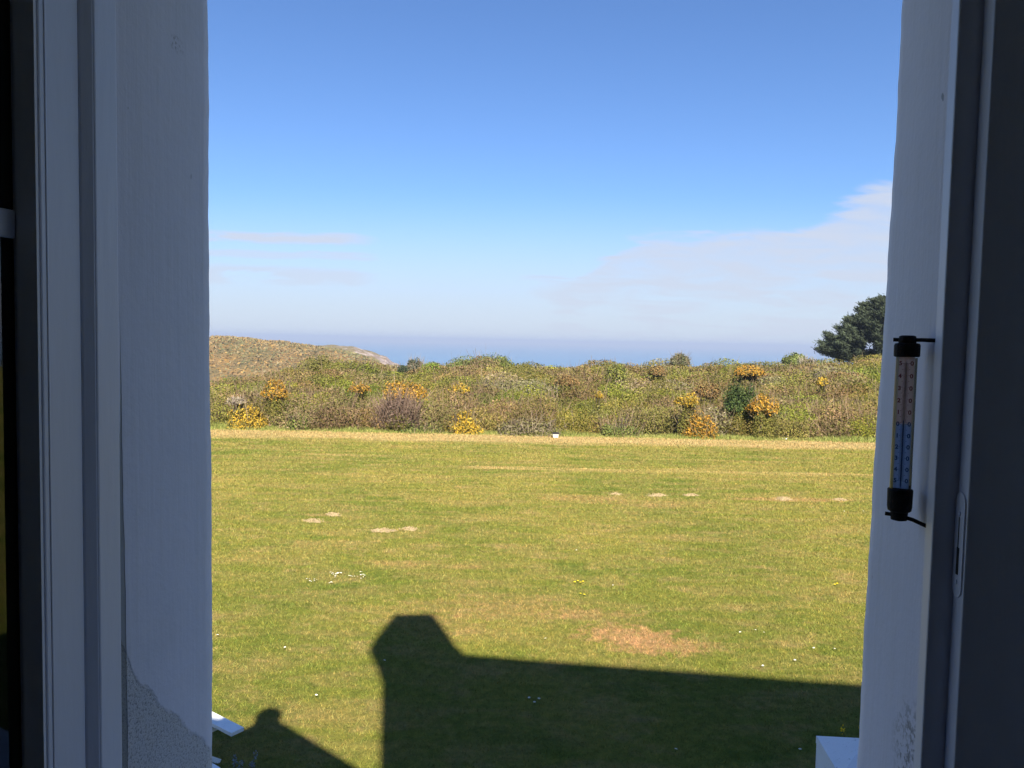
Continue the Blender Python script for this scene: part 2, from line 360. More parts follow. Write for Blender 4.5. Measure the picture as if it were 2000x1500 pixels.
def f_plaster(t, p, side):
    P = pos(t); x, y, z = t.sep(P)
    n = t.noise(P, 6, 5, 0.6); n2 = t.noise(P, 60, 4, 0.7); n3 = t.noise(P, 220, 3, 0.7)
    c = t.mix(n, (0.80, 0.81, 0.92), (0.75, 0.76, 0.86))
    sp = t.ramp(t.noise(t.scale(P, (55, 55, 38), loc=(4, 2, 1)), 1.0, 2, 0.5), 0.765, 0.80)
    c = t.mix(t.math('MULTIPLY', sp, 0.55), c, (0.12, 0.13, 0.14))
    h = t.math('ADD', t.math('MULTIPLY', n, 0.5), t.math('MULTIPLY', n2, 0.16))
    br_ = t.noise(t.scale(P, (30, 90, 3.5)), 1.0, 5, 0.65); h = t.math('ADD', h, t.math('MULTIPLY', br_, 0.14))
    c = t.mix(t.math('MULTIPLY', t.ramp(br_, 0.45, 0.8), 0.16), c, (0.55, 0.55, 0.53)); c = t.mix(t.math('MULTIPLY', t.ramp(t.noise(P, 2.6, 5, 0.65), 0.5, 0.75), 0.22), c, (0.55, 0.57, 0.58))
    if side == 'L':
        # bare roughcast where the paint has gone, a curve climbing towards the frame, and a dark crack beside it
        a = on_X(414, 1462, XL); b2 = on_X(330, 1390, XL); c2 = on_X(262, 1320, XL); d2 = on_X(232, 1240, XL)
        ys = [(d2.y, d2.z), (c2.y, c2.z), (b2.y, b2.z), (a.y, a.z)]
        lim = t.ramp(y, ys[0][0], ys[1][0], ys[0][1], ys[1][1], False)
        lim = t.math('ADD', lim, t.ramp(y, ys[1][0], ys[2][0], 0, ys[2][1] - ys[1][1], False))
        lim = t.math('ADD', lim, t.ramp(y, ys[2][0], ys[3][0], 0, ys[3][1] - ys[2][1], False))
        lim = t.math('ADD', lim, t.math('MULTIPLY', t.math('SUBTRACT', t.noise(P, 28, 4, 0.7), 0.5), 0.035))
        m = t.ramp(t.math('SUBTRACT', lim, z), -0.004, 0.007)
        grain = t.noise(P, 300, 4, 0.75)
        rc = t.mix(t.ramp(grain, 0.36, 0.50), (0.34, 0.34, 0.36), (0.72, 0.73, 0.76))
        c = t.mix(m, c, rc); h = t.math('ADD', h, t.math('MULTIPLY', t.math('SUBTRACT', t.math('MULTIPLY', grain, 0.6), 0.6), m))
        cw = t.ramp(z, CAMZ - 0.50, CAMZ + 0.10, 0.0085, 0.0)
        cy = t.math('ADD', t.math('SUBTRACT', y, YL1), t.math('MULTIPLY', t.math('SUBTRACT', t.noise(t.scale(P, (1, 1, 9)), 1.0, 4, 0.7), 0.5), 0.006))
        cr = t.ramp(t.math('SUBTRACT', cw, t.math('ABSOLUTE', t.math('SUBTRACT', cy, 0.006))), 0.0, 0.0015)
        c = t.mix(t.math('MULTIPLY', cr, 0.7), c, (0.15, 0.17, 0.16)); h = t.math('SUBTRACT', h, t.math('MULTIPLY', cr, 0.6))
        # dirty rubbed mark near the top
        q = on_X(348, 88, XL)
        rr_ = t.math('ADD', t.math('POWER', t.math('DIVIDE', t.math('SUBTRACT', y, q.y), 0.024), 2.0), t.math('POWER', t.math('DIVIDE', t.math('SUBTRACT', z, q.z), 0.014), 2.0))
        c = t.mix(t.math('MULTIPLY', t.math('MULTIPLY', t.ramp(rr_, 1.0, 0.2), t.ramp(n3, 0.5, 0.62)), 0.5), c, (0.2, 0.2, 0.22))
    else:
        q = on_X(1785, 1490, XR)
        rr_ = t.math('ADD', t.math('POWER', t.math('DIVIDE', t.math('SUBTRACT', y, q.y), 0.07), 2.0), t.math('POWER', t.math('DIVIDE', t.math('SUBTRACT', z, q.z), 0.075), 2.0))
        mm = t.math('MULTIPLY', t.ramp(rr_, 1.1, 0.1), t.ramp(t.noise(P, 120, 4, 0.75), 0.47, 0.60))
        c = t.mix(t.math('MULTIPLY', mm, 0.75), c, (0.17, 0.17, 0.17))
    t.put(p.inputs['Base Color'], c); add_bump(t, p, h, 0.006, 0.8)
M_plL = mat('painted_render_chipped', (0.6, 0.6, 0.6), 0.75, 0.2, lambda t, p: f_plaster(t, p, 'L'))
M_plR = mat('painted_render', (0.6, 0.6, 0.6), 0.75, 0.2, lambda t, p: f_plaster(t, p, 'R'))
def f_paint(t, p):
    P = pos(t); n = t.noise(t.scale(P, (40, 40, 6)), 1.0, 5, 0.6)
    t.put(p.inputs['Base Color'], t.mix(n, (0.80, 0.82, 0.92), (0.74, 0.755, 0.85))); add_bump(t, p, n, 0.0015, 0.5)
M_frame = mat('gloss_white_joinery', (0.6, 0.62, 0.63), 0.42, 0.4, f_paint)
def f_room(t, p):
    n = t.noise(pos(t), 8, 4, 0.6); t.put(p.inputs['Base Color'], t.mix(n, (0.82, 0.82, 0.82), (0.78, 0.78, 0.78)))
M_room = mat('room_wall_paint', (0.2, 0.2, 0.2), 0.85, 0.1, f_room)
def f_slate(t, p):
    n = t.noise(pos(t), 9, 4, 0.7); t.put(p.inputs['Base Color'], t.mix(n, (0.08, 0.085, 0.095), (0.14, 0.14, 0.15))); add_bump(t, p, n, 0.02)
M_slate = mat('roof_slate', (0.1, 0.1, 0.11), 0.7, 0.3, f_slate)

house = empty('house', (0, 1.0, 0), 'white rendered house with an open casement window framing the lawn on both sides', 'house')
ZE = 5.36
XW0, XW1 = -6.0, 12.0
b = MB()                                      # rendered front wall round the opening
b.box(XW0, XL - 0.012, YL1, YO, -0.1, ZE); b.box(XR + 0.012, XW1, YR1, YO, -0.1, ZE)
b.box(XL - 0.012, XR + 0.012, 0.72, YO - 0.003, -0.1, ZB); b.box(XL - 0.012, XR + 0.012, 0.72, YO - 0.003, ZT, ZE)
b.build('wall', M_plR, house)
def reveal(name, x, sgn, y_in, m, lean, amp, seed):
    """plaster lining of the opening: a fine sheet wrapped round the outer arris, a little wavy as hand-laid render is"""
    nzv, ny = 150, 12; vs = []; fs = []; th = 0.013
    rs = random.Random(seed); ph = [rs.uniform(0, 6) for _ in range(6)]
    for i in range(nzv + 1):
        z = ZB + (ZT - ZB) * i / nzv
        wv = amp * (math.sin(z * 9 + ph[0]) + 0.6 * math.sin(z * 23 + ph[1]) + 0.35 * math.sin(z * 61 + ph[2]) + 0.3 * math.sin(z * 140 + ph[3]))
        le = lean * (z - CAMZ + 0.1)
        row = []
        for k in range(ny + 1):
            q = k / ny; y = y_in + (YO + 0.002 - y_in) * q
            row.append((x + (wv + le) * q ** 1.5, y + (0.0 if k < ny else wv * 0.5), z))
        row.append((x - sgn * 0.004 + (wv + le), YO + 0.006, z)); row.append((x - sgn * 0.25, YO + 0.006, z)); vs += row
    n = ny + 3
    for i in range(nzv):
        for k in range(n - 1):
            a = i * n + k; f = (a, a + 1, a + n + 1, a + n); fs.append(f if sgn < 0 else f[::-1])
    bb = MB(); bb.add(vs, fs); return bb.build(name, m, house, smooth=True)
reveal('window_reveal', XL, 1, YL1 - 0.004, M_plL, -0.0057, 0.0006, 3)
reveal('window_reveal', XR, -1, YR1 - 0.004, M_plR, 0.0143, 0.0010, 5)
# joinery: outer frame, with its strike plate on the right
frame = MB()
frame.box(XL - 0.06, XL + 0.003, YL2, YL1, ZB, ZT)
frame.box(XL2 - 0.09, XL2, YL3 + 0.001, YLs, ZB, ZT)
frame.prism([Vector((XL2 - 0.05, YLs + 0.0004, 0)), Vector((XL2, YLs + 0.0004, 0)), Vector((XL + 0.003, YL2 - 0.0004, 0)), Vector((XL2 - 0.05, YL2 - 0.0004, 0))], (0, 0, ZB), (0, 0, ZT))
frame.box(XR - 0.003, XR + 0.07, YR2, YR1 + 0.001, ZB, ZT)
frame.box(XR2, XR2 + 0.09, YR3, YR2 - 0.0005, ZB, ZT)
frame.box(XL - 0.05, XR + 0.05, 0.80, YL1, ZT - 0.05, ZT - 0.002); frame.box(XL - 0.05, XR + 0.05, 0.80, YL1, ZB + 0.002, ZB + 0.05)
fr = frame.build('window_frame', M_frame, house, bevel=0.002)
b = MB(); b.box(XR2 + 0.088, XR2 + 0.12, YR3 - 0.012, YR2, ZB, ZT); b.build('frame_bead', M_frame, fr, bevel=0.003)
# thin quirk beads run down the left stile
b = MB(); b.tube([(XL2 - 0.0006, YL3 + 0.010, ZB), (XL2 - 0.0006, YL3 + 0.010, ZT)], 0.0016, 8)
b.build('quirk_bead', M_frame, fr, smooth=True)
M_black = mat('worn_black_metal', (0.016, 0.014, 0.013), 0.6, 0.3)
sp0, sp1 = on_X(1872, 978, XR2).z, on_X(1868, 1145, XR2).z
yc = (YR2 + YR3) / 2 + 0.001
hw = (YR2 - YR3) * 0.42
b = MB(); pts = []
for k in range(9): a = math.pi * k / 8; pts.append(Vector((XR2, yc + hw * math.cos(a), sp0 + hw * math.sin(a))))
for k in range(9): a = math.pi + math.pi * k / 8; pts.append(Vector((XR2, yc + hw * math.cos(a), sp1 + hw * math.sin(a))))
b.prism(pts, (-0.0016, 0, 0), (0.001, 0, 0)); spl = b.build('strike_plate', M_frame, fr, bevel=0.0005)
b = MB(); s0, s1 = on_X(1872, 1068, XR2).z, on_X(1869, 1120, XR2).z
b.box(XR2 - 0.0021, XR2 - 0.001, yc - 0.003, yc + 0.002, s1, s0); b.box(XR2 - 0.0020, XR2 - 0.001, yc - 0.0008, yc + 0.0009, s0, s0 + 0.033)
b.build('latch_slot', M_black, spl)
b = MB()
for zc in (sp0 - 0.012, sp1 + 0.006): b = MB(); b.tube([(XR2 - 0.0028, yc, zc), (XR2 - 0.001, yc, zc)], 0.0026, 12); b.build('screw_head', M_frame, spl)
pass
# open casement leaf on the left
M_glass = mat('window_glass', (0.02, 0.025, 0.03), 0.03, 0.6)
_t = NT(M_glass.node_tree); _t.n.clear(); _o = _t.node('ShaderNodeOutputMaterial'); _m = _t.node('ShaderNodeMixShader'); _tr = _t.node('ShaderNodeBsdfTransparent'); _g = _t.node('ShaderNodeBsdfGlossy')
_g.inputs['Roughness'].default_value = 0.02; _tr.inputs[0].default_value = (0.9, 0.93, 0.95, 1); _fr = _t.node('ShaderNodeFresnel'); _fr.inputs[0].default_value = 1.7
_t.l.new(_fr.outputs[0], _m.inputs[0]); _t.l.new(_tr.outputs[0], _m.inputs[1]); _t.l.new(_g.outputs[0], _m.inputs[2]); _t.l.new(_m.outputs[0], _o.inputs[0])
leaf = MB(); XG = XL3
lf0, lf1 = YL3 - 0.52, YL3 - 0.0005
M_seal = mat('dark_hinge_stile', (0.80, 0.80, 0.84), 0.6, 0.2)
leaf.box(XG - 0.042, XG - 0.0122, lf0, lf0 + 0.055, ZB + 0.055, ZT - 0.055)
leaf.box(XG - 0.042, XG - 0.0122, lf0 + 0.055, lf1 - 0.004, ZB + 0.055, ZB + 0.12); leaf.box(XG - 0.042, XG - 0.0122, lf0 + 0.055, lf1 - 0.004, ZT - 0.12, ZT - 0.055)
LA = R(12)
def swing(b_):
    b_.v = [(XG + (x - XG) * math.cos(LA) + (y - lf1) * math.sin(LA), lf1 - (x - XG) * math.sin(LA) + (y - lf1) * math.cos(LA), z) for x, y, z in b_.v]; return b_
lo = swing(leaf).build('casement', M_frame, house)
b = MB(); b.box(XG, XL2 - 0.0008, lf1 - 0.0035, lf1, ZB + 0.055, ZT - 0.055); b.build('hinge_stile', M_seal, fr)
b = MB(); b.box(XG - 0.010, XG - 0.003, lf0 + 0.055, lf1 - 0.004, ZB + 0.12, ZT - 0.12); swing(b).build('glass_pane', M_glass, lo)
zb0, zb1 = on_X(18, 466, XG - 0.006).z, on_X(18, 410, XG - 0.006).z
b = MB(); b.box(XG - 0.0028, XG + 0.001, lf0 + 0.056, lf1 - 0.004, zb0, zb1); swing(b).build('glazing_bar', M_frame, lo, bevel=0.002)
# room behind the window
b = MB(); RX0, RX1, RY0, RZ0, RZ1 = -2.4, 2.2, -3.2, 2.9, 5.295
b.box(RX0 - 0.1, RX0, RY0, 0.72, RZ0, RZ1); b.box(RX1, RX1 + 0.1, RY0, 0.72, RZ0, RZ1); b.box(RX0 - 0.1, RX1 + 0.1, RY0 - 0.1, RY0, RZ0, RZ1)
b.box(RX0, XL2 - 0.088, 0.705, YL1 - 0.001, RZ0, RZ1); b.box(XR2 + 0.121, RX1, 0.705, YR1 - 0.001, RZ0, RZ1)
b.box(XL2 - 0.087, XR2 + 0.12, 0.705, 0.80, ZT, RZ1); b.box(XL2 - 0.087, XR2 + 0.12, 0.705, 0.80, RZ0, ZB)
b.build('interior_wall', M_room, house)
b = MB(); b.box(RX0 - 0.1, RX1 + 0.1, RY0 - 0.1, 0.72, RZ0 - 0.1, RZ0 - 0.001); b.build('floor', M_room, house)
b = MB(); b.box(RX0 - 0.1, RX1 + 0.1, RY0 - 0.1, 0.72, RZ1 + 0.001, RZ1 + 0.06); b.build('ceiling', M_room, house)
# roofs and chimney, found from the shadow they throw on the lawn
def trace(px_, py_, Y):
    g = on_z(px_, py_); k = (Y - g.y) / sdir.y; return g + sdir * k
YR_ = -1.5
r0, r1 = trace(895, 1272, YR_), trace(1675, 1330, YR_)
print('ridge', r0, r1)
zr = (r0.z + r1.z) / 2 
ch = [(742, 1500), (748, 1332), (738, 1302), (722, 1268), (736, 1243), (768, 1203), (843, 1201), (860, 1222), (890, 1266), (905, 1280), (905, 1500)]
cp = [trace(a, c_, YR_) for a, c_ in ch]
cp[0].z = 4.9; cp[-1].z = 4.9; cp[0].x = cp[1].x
b = MB(); b.prism(cp, (0, -0.06, 0), (0, 0.06, 0)); chm = b.build('chimney', M_plR, house)
b = MB()
zf = 5.45; y0, y1 = YO + 0.12, -4.2
X0 = cp[1].x + 0.55; X1 = XW1 + 0.2
# main roof: a prism with its ridge along the house
def ridge_z(x): return r0.z + (r1.z - r0.z) * (x - r0.x) / (r1.x - r0.x)
prof = [Vector((0, y0, zf)), Vector((0, YR_ - 0.1, 0)), Vector((0, y1, zf))]
A = [Vector((X0, y0, zf)), Vector((X0, YR_ - 0.1, ridge_z(X0))), Vector((X0, y1, zf))]
B = [Vector((X1, y0, zf)), Vector((X1, YR_ - 0.1, ridge_z(X1))), Vector((X1, y1, zf))]
b.add(A + B, [(0, 1, 2), (5, 4, 3), (0, 3, 4, 1), (1, 4, 5, 2), (2, 5, 3, 0)])
b.build('roof', M_slate, house)
g0 = trace(530, 1398, YO); g1 = trace(700, 1500, YO); gs = (g0.z - g1.z) / (g1.x - g0.x)
print('gable', g0, g1, 'X0', X0, 'zr', r0.z, r1.z, 'wall line z over window', trace(715, 1500, YO))
gx1 = g0.x + (g0.z - ZE - 0.02) / gs; gx0 = g0.x - (g0.z - ZE - 0.02) / gs
ga, gb, gc = trace(448, 1437, YO), trace(415, 1428, YO), trace(300, 1385, YO)
print('left gables', ga, gb, gc)
b = MB(); b.prism([Vector((gc.x, YO, ZE + 0.01)), Vector((gx1, YO, ZE + 0.01)), Vector((g0.x, YO, g0.z)), ga, gb, gc], (0, 0, 0), (0, -0.30, 0)); b.build('gable', [M_plR], house)
b = MB(); kz = trace(530, 1380, YO).z - g0.z
b.lathe((g0.x, YO - 0.1, g0.z - 0.06), [(0.15, -0.1), (0.15, 0.06), (0.155, 0.06 + kz * 0.5), (0.12, 0.06 + kz * 0.85), (0.05, 0.07 + kz)], 16)
b.build('finial', M_slate, house, smooth=True)
b = MB(); b.box(XW0, XW1, -4.4, YO - 0.005, ZE + 0.001, ZE + 0.006); b.build('flat_roof', M_slate, house)
b = MB(); b.box(XW0, XW1, -4.5, -4.3, -0.1, ZE); b.box(XW0 - 0.2, XW0, -4.5, YO, -0.1, ZE); b.box(XW1, XW1 + 0.2, -4.5, YO, -0.1, ZE)
b.build('outer_wall', M_plR, house)

# ------------------------------------------------------------------ thermometer on the reveal
M_cap = mat('rusty_black_cap', (0.02, 0.016, 0.014), 0.7, 0.25, lambda t, p: (t.put(p.inputs['Base Color'], t.mix(t.ramp(t.noise(pos(t), 160, 4, 0.7), 0.55, 0.7), (0.012, 0.010, 0.010), (0.05, 0.022, 0.012))),
      add_bump(t, p, t.noise(pos(t), 260, 4, 0.7), 0.002)))
M_tube = mat('clear_tube', (0.93, 0.95, 0.90), 0.08, 0.5, trans=1.0); 
M_plate = mat('milky_scale_plate', (0.62, 0.58, 0.52), 0.6, 0.3)
def translucent(m, c, f):
    t = NT(m.node_tree); p = [n for n in t.n if n.type == 'BSDF_PRINCIPLED'][0]; o = [n for n in t.n if n.type == 'OUTPUT_MATERIAL'][0]
    tr = t.node('ShaderNodeBsdfTranslucent'); tr.inputs[0].default_value = (*c, 1); mx = t.node('ShaderNodeMixShader'); mx.inputs[0].default_value = f
    t.l.new(p.outputs[0], mx.inputs[1]); t.l.new(tr.outputs[0], mx.inputs[2]); t.l.new(mx.outputs[0], o.inputs[0])
translucent(M_plate, (0.74, 0.71, 0.72), 0.85)
M_red = mat('faded_red_print', (0.28, 0.06, 0.06), 0.6, 0.2); M_blue = mat('faded_blue_print', (0.05, 0.10, 0.30), 0.6, 0.2)
M_bband = mat('faded_blue_tint', (0.42, 0.48, 0.60), 0.6, 0.2); translucent(M_bband, (0.46, 0.55, 0.72), 0.85)
M_ivory = mat('ivory_tube_edge', (0.70, 0.66, 0.48), 0.45, 0.4); translucent(M_ivory, (0.80, 0.77, 0.66), 0.7)
TD = 0.868
tp = at_D(1771, 699, TD); bp = at_D(1758, 958, TD); tx, ty = (tp.x + bp.x) / 2, (tp.y + bp.y) / 2
def tz(row): return at_D(1765, row, TD).z
_t = NT(M_plate.node_tree); _z = _t.sep(pos(_t))[2]
_c = _t.mix(_t.ramp(_z, tz(832), tz(826)), (0.50, 0.60, 0.82), (0.78, 0.66, 0.66))
for _n in _t.n:
    if _n.type == 'BSDF_TRANSLUCENT': _t.put(_n.inputs[0], _c)
    if _n.type == 'BSDF_PRINCIPLED': _t.put(_n.inputs['Base Color'], _c)
th = empty('thermometer', (tx, ty, tz(1017)), 'tube thermometer with black end caps bracketed to the white window reveal', 'thermometer')
rt = 0.0098
toc = (C0 - Vector((tx, ty, CAMZ))).normalized(); ang = math.atan2(-toc.x, toc.y) ; face = Vector((toc.x, toc.y, 0)).normalized(); side = Vector((-face.y, face.x, 0)) * -1
if side.dot(RT) < 0: side = -side
zt0, zt1 = tz(957), tz(697)
def tb_(prof_, name, m, seg=24, smooth=True):
    b = MB(); b.lathe((tx, ty, 0), prof_, seg); return b.build(name, m, th, smooth)
z1, z2, z3 = tz(697), tz(671), tz(655)
b = MB(); b.lathe((tx, ty, 0), [(0.0122, z1), (0.0134, z1 + 0.001), (0.0136, z2 - 0.002), (0.0125, z2), (0.0090, z2 + 0.0008), (0.0096, z2 + 0.003), (0.0086, z3 - 0.001), (0.006, z3)], 22); b.build('top_cap', M_cap, th)
z1, z2, z3 = tz(955), tz(1000), tz(1017)
b = MB(); b.lathe((tx, ty, 0), [(0.004, z3), (0.0085, z3 + 0.0012), (0.0092, z2), (0.0122, z2 + 0.002), (0.0130, z2 + 0.006), (0.0134, z1 - 0.001), (0.0128, z1)], 22); b.build('bottom_cap', M_cap, th)
# tube: clear cylinder wall
b = MB(); n = 28; ro, ri = 0.0112, 0.0104
for rad in (ro,):
    b.tube([(tx, ty, zt0 + 0.001), (tx, ty, zt1 - 0.001)], rad, n, cap=False)
M_tubeg = mat('thin_glass', (1, 1, 1), 0.05, 0.4)
_t = NT(M_tubeg.node_tree); _t.n.clear(); _o = _t.node('ShaderNodeOutputMaterial'); _m = _t.node('ShaderNodeMixShader'); _tr = _t.node('ShaderNodeBsdfTransparent'); _g = _t.node('ShaderNodeBsdfGlossy')
_g.inputs['Roughness'].default_value = 0.12; _tr.inputs[0].default_value = (0.93, 0.94, 0.90, 1); _lw = _t.node('ShaderNodeLayerWeight'); _lw.inputs[0].default_value = 0.25
_t.l.new(_lw.outputs['Fresnel'], _m.inputs[0]); _t.l.new(_tr.outputs[0], _m.inputs[1]); _t.l.new(_g.outputs[0], _m.inputs[2]); _t.l.new(_m.outputs[0], _o.inputs[0])
b.build('glass_tube', M_tubeg, th, smooth=True)
b = MB(); c0 = Vector((tx, ty, 0)) - face * 0.003; pw = 0.0084
pp = [c0 - side * pw, c0 + side * pw, c0 + side * pw - face * 0.001, c0 - side * pw - face * 0.001]
b.prism(pp, (0, 0, zt0), (0, 0, zt1)); pl = b.build('scale_plate', M_plate, th)
b = MB(); cc = c0 + side * -0.0092 ; b.tube([(cc.x, cc.y, zt0), (cc.x, cc.y, zt1)], 0.0016, 8); b.build('backing_strip', M_ivory, th, smooth=True)
c1 = c0 + face * 0.0005
b = MB(); b.tube([(c1.x, c1.y, zt0 + 0.004), (c1.x, c1.y, zt1 - 0.006)], 0.0011, 8); b.build('capillary', M_tubeg, pl, smooth=True)
b = MB(); b.tube([(c1.x, c1.y, zt0 + 0.002), (c1.x, c1.y, tz(822))], 0.0004, 8); b.build('blue_spirit', M_blue, pl, smooth=True)
rows = [710, 735, 759, 783, 806, 829, 852, 874, 896, 918, 940]
def tick_mb(r0_, r1_, n_):
    b = MB()
    for k in range(n_ + 1):
        z = tz(r0_ + (r1_ - r0_) * k / n_); wd = 0.0040 if k % 5 == 0 else 0.0028
        p = c0 + face * 0.0003
        b.prism([p - side * wd + Vector((0, 0, z - 0.00021)), p + side * wd + Vector((0, 0, z - 0.00021)), p + side * wd + Vector((0, 0, z + 0.00021)), p - side * wd + Vector((0, 0, z + 0.00021))], (0, 0, 0), face * 0.0001)
    return b
tick_mb(710, 826, 50).build('red_ticks', M_red, pl); tick_mb(829, 940, 50).build('blue_ticks', M_blue, pl)
def glyphs(items, name, m):
    bb = MB()
    for (ch_, s_, row) in items:
        cu = bpy.data.curves.new('t', 'FONT'); cu.body = ch_; cu.size = 0.0066; cu.align_x = 'CENTER'; cu.align_y = 'CENTER'; cu.extrude = 0.0001; cu.offset = 0.00022
        ob = bpy.data.objects.new('t', cu); S.collection.objects.link(ob); bpy.context.view_layer.update()
        me = bpy.data.meshes.new_from_object(ob); o_ = c0 + face * 0.0005 + side * s_
        vs = [o_ + side * v.co.x + Vector((0, 0, 1)) * (v.co.y + tz(row)) + face * v.co.z for v in me.vertices]
        bb.add(vs, [tuple(p.vertices) for p in me.polygons]); bpy.data.objects.remove(ob); bpy.data.curves.remove(cu); bpy.data.meshes.remove(me)
    bb.build(name, m, pl)
glyphs([(d_, s_, r_) for d, r_ in zip('54321', rows[:5]) for d_, s_ in ((d, -0.0058), ('0', 0.0058))], 'red_numerals', M_red)
glyphs([('0', -0.0058, rows[5]), ('0', 0.0058, rows[5])] + [(d_, s_, r_) for d, r_ in zip('12345', rows[6:]) for d_, s_ in ((d, -0.0058), ('0', 0.0058))], 'blue_numerals', M_blue)
def bracket(ra, rb, xa, dz):
    A_ = Vector((XR + 0.003, YR1 + 0.004, tz(ra))); B_ = Vector((tx, ty, tz(rb))); e = B_ - side * 0.0145
    b = MB(); mid = (A_ * 0.45 + B_ * 0.55) + Vector((0, 0, dz)); b.tube([A_, A_ * 0.8 + B_ * 0.2, mid, B_, e + Vector((0, 0, dz * 0.8))], 0.0022, 8); b.build('bracket', M_cap, th, smooth=True)
bracket(664, 664, 0, 0.0003); bracket(1019, 1007, 0, 0.001)

# ------------------------------------------------------------------ grass blades over the turf
def blades(name, P, h, wd, col, lean=0.5):
    n = len(P); a = rng.uniform(0, 2 * np.pi, n); d1 = np.stack([np.cos(a), np.sin(a), np.zeros(n)], -1)
    a2 = rng.uniform(0, 2 * np.pi, n); l = rng.uniform(0.1, lean, n) * h
    tip = P + np.stack([np.cos(a2) * l, np.sin(a2) * l, h], -1)
    V = np.stack([P - d1 * wd[:, None] / 2, P + d1 * wd[:, None] / 2, tip], 1)
    me = facemesh(name, V, col, 3); o = link(name, me, M_blade); return o
N = 780000
y = 6.2 + (36.6 - 6.2) * rng.random(N) ** 0.9
keep = rng.random(N) < np.clip(11.0 / y, 0, 1) ** 0.6; y = y[keep]; N = len(y)
uu = rng.uniform(-0.58, 0.63, N); xx = uu * y
P = np.stack([F.x * y + RT.x * xx, F.y * y + RT.y * xx, np.zeros(N)], -1)
k = y / 10.0
hh = rng.uniform(0.012, 0.040, N) * (0.9 + 0.25 * k); ww = rng.uniform(0.005, 0.011, N) * k ** 0.9
br = rng.uniform(0.68, 1.38, N)[:, None] * np.ones((1, 3)); br[:, 0] *= rng.uniform(0.85, 1.25, N)
tag(blades('grass', P, hh, ww, br, 1.6), 'short mown grass covering the lawn', 'grass', kind='stuff')

# rough grass along the foot of the scrub
M_leaf = mat('leaves_and_twigs', (0.1, 0.1, 0.05), 0.75, 0.15, lambda t, p: t.put(p.inputs['Base Color'], t.node('ShaderNodeAttribute', attribute_name='tint').outputs['Color']))
n = 42000
y = rng.uniform(36.3, 37.8, n) + rng.uniform(-.1, .1, n); xx = rng.uniform(-0.62, 0.68, n) * y
dens = 0.5 + 0.5 * nz(xx, y * 0, 0.8, 2); hh = rng.uniform(0.06, 0.30, n) * (0.35 + 0.9 * dens) * np.clip((y - 36.0) / 0.8, 0.3, 1)
P = np.stack([F.x * y + RT.x * xx, F.y * y + RT.y * xx, np.zeros(n) - 0.02], -1)
cA = np.array([0.13, 0.19, 0.030]); cB = np.array([0.30, 0.27, 0.08]); m_ = (rng.random(n) * 0.8 + 0.35 * (1 - dens))[:, None].clip(0, 1)
col = (cA * (1 - m_) + cB * m_) * rng.uniform(0.7, 1.3, (n, 1))
o = blades('tall_grass', P, hh, rng.uniform(0.02, 0.05, n), col, 0.9); o.data.materials.clear(); o.data.materials.append(M_leaf)
tag(o, 'uncut green grass fringe between the dry strip and the scrub', 'grass', kind='stuff')

# ------------------------------------------------------------------ shrubs
def leaf_quads(C, N_, size, elong, col):
    """quads at points C facing roughly N_ with random twist"""
    n = len(C); r = rng.normal(size=(n, 3)); N2 = N_ + r * 0.75; N2 /= np.linalg.norm(N2, axis=1)[:, None] + 1e-9
    a = np.cross(N2, rng.normal(size=(n, 3))); a /= np.linalg.norm(a, axis=1)[:, None] + 1e-9; b_ = np.cross(N2, a)
    s = (size * rng.uniform(0.6, 1.4, n))[:, None]
    A = a * s * elong; B = b_ * s
    V = np.stack([C - A, C - B * 0.8, C + A, C + B * 0.8], 1) ; return V, col
def crown(c, rx, ry, rz, n, size, pal, elong=1.3, lobes=7, thick=0.35, flat=0.0, jag=0.35, seed=None):
    r = np.random.default_rng(seed if seed is not None else rng.integers(1 << 30))
    d = r.normal(size=(n, 3)); d[:, 2] = np.abs(d[:, 2]) * 1.0 - 0.15 * r.random(n); d /= np.linalg.norm(d, axis=1)[:, None]
    L = r.normal(size=(lobes, 3)); L[:, 2] = np.abs(L[:, 2]); L /= np.linalg.norm(L, axis=1)[:, None]
    dots = d @ L.T; bump = np.max(np.clip((dots - 0.72) / 0.28, 0, 1) ** 0.8, axis=1)
    rad = (1 - jag) + jag * bump; rad *= 1 - thick * r.random(n) ** 1.5
    C = d * rad[:, None] * np.array([rx, ry, rz]) + np.array(c)
    ci = r.choice(len(pal), n, p=[p[1] for p in pal]); base = np.array([p[0] for p in pal])[ci]
    lc = 0.85 + 0.3 * np.sin(dots.argmax(1) * 2.1 + r.random() * 6)[:, None] * 0.6
    col = base * r.uniform(0.78, 1.24, (n, 1)) * lc
    return leaf_quads(C, d, np.full(n, size), elong, col)
def twigs(c, rx, ry, rz, n, wd, col, spread=0.5):
    """thin upright slivers"""
    a = rng.uniform(0, 2 * np.pi, n); q = np.sqrt(rng.random(n))
    base = np.stack([c[0] + np.cos(a) * q * rx * 0.9, c[1] + np.sin(a) * q * ry * 0.9, c[2] + rz * rng.uniform(-0.1, 0.5, n)], -1)
    ln = rz * rng.uniform(0.35, 0.85, n) * np.sqrt(np.clip(1.2 - q ** 2, 0.1, 1))
    d = np.stack([np.cos(a) * spread * q, np.sin(a) * spread * q, np.ones(n)], -1) + rng.normal(size=(n, 3)) * 0.32
    d /= np.linalg.norm(d, axis=1)[:, None]; tip = base + d * ln[:, None]
    s = np.array([RT.x, RT.y, 0.0]) * (wd * rng.uniform(0.5, 1.3, n))[:, None]
    V = np.stack([base - s, base + s, tip + s * 0.4, tip - s * 0.4], 1)
    cc = np.array(col) * rng.uniform(0.6, 1.4, (n, 1)); return V, cc
OLIVE = [((0.150, 0.136, 0.026), .5), ((0.098, 0.100, 0.020), .3), ((0.195, 0.155, 0.045), .2)]
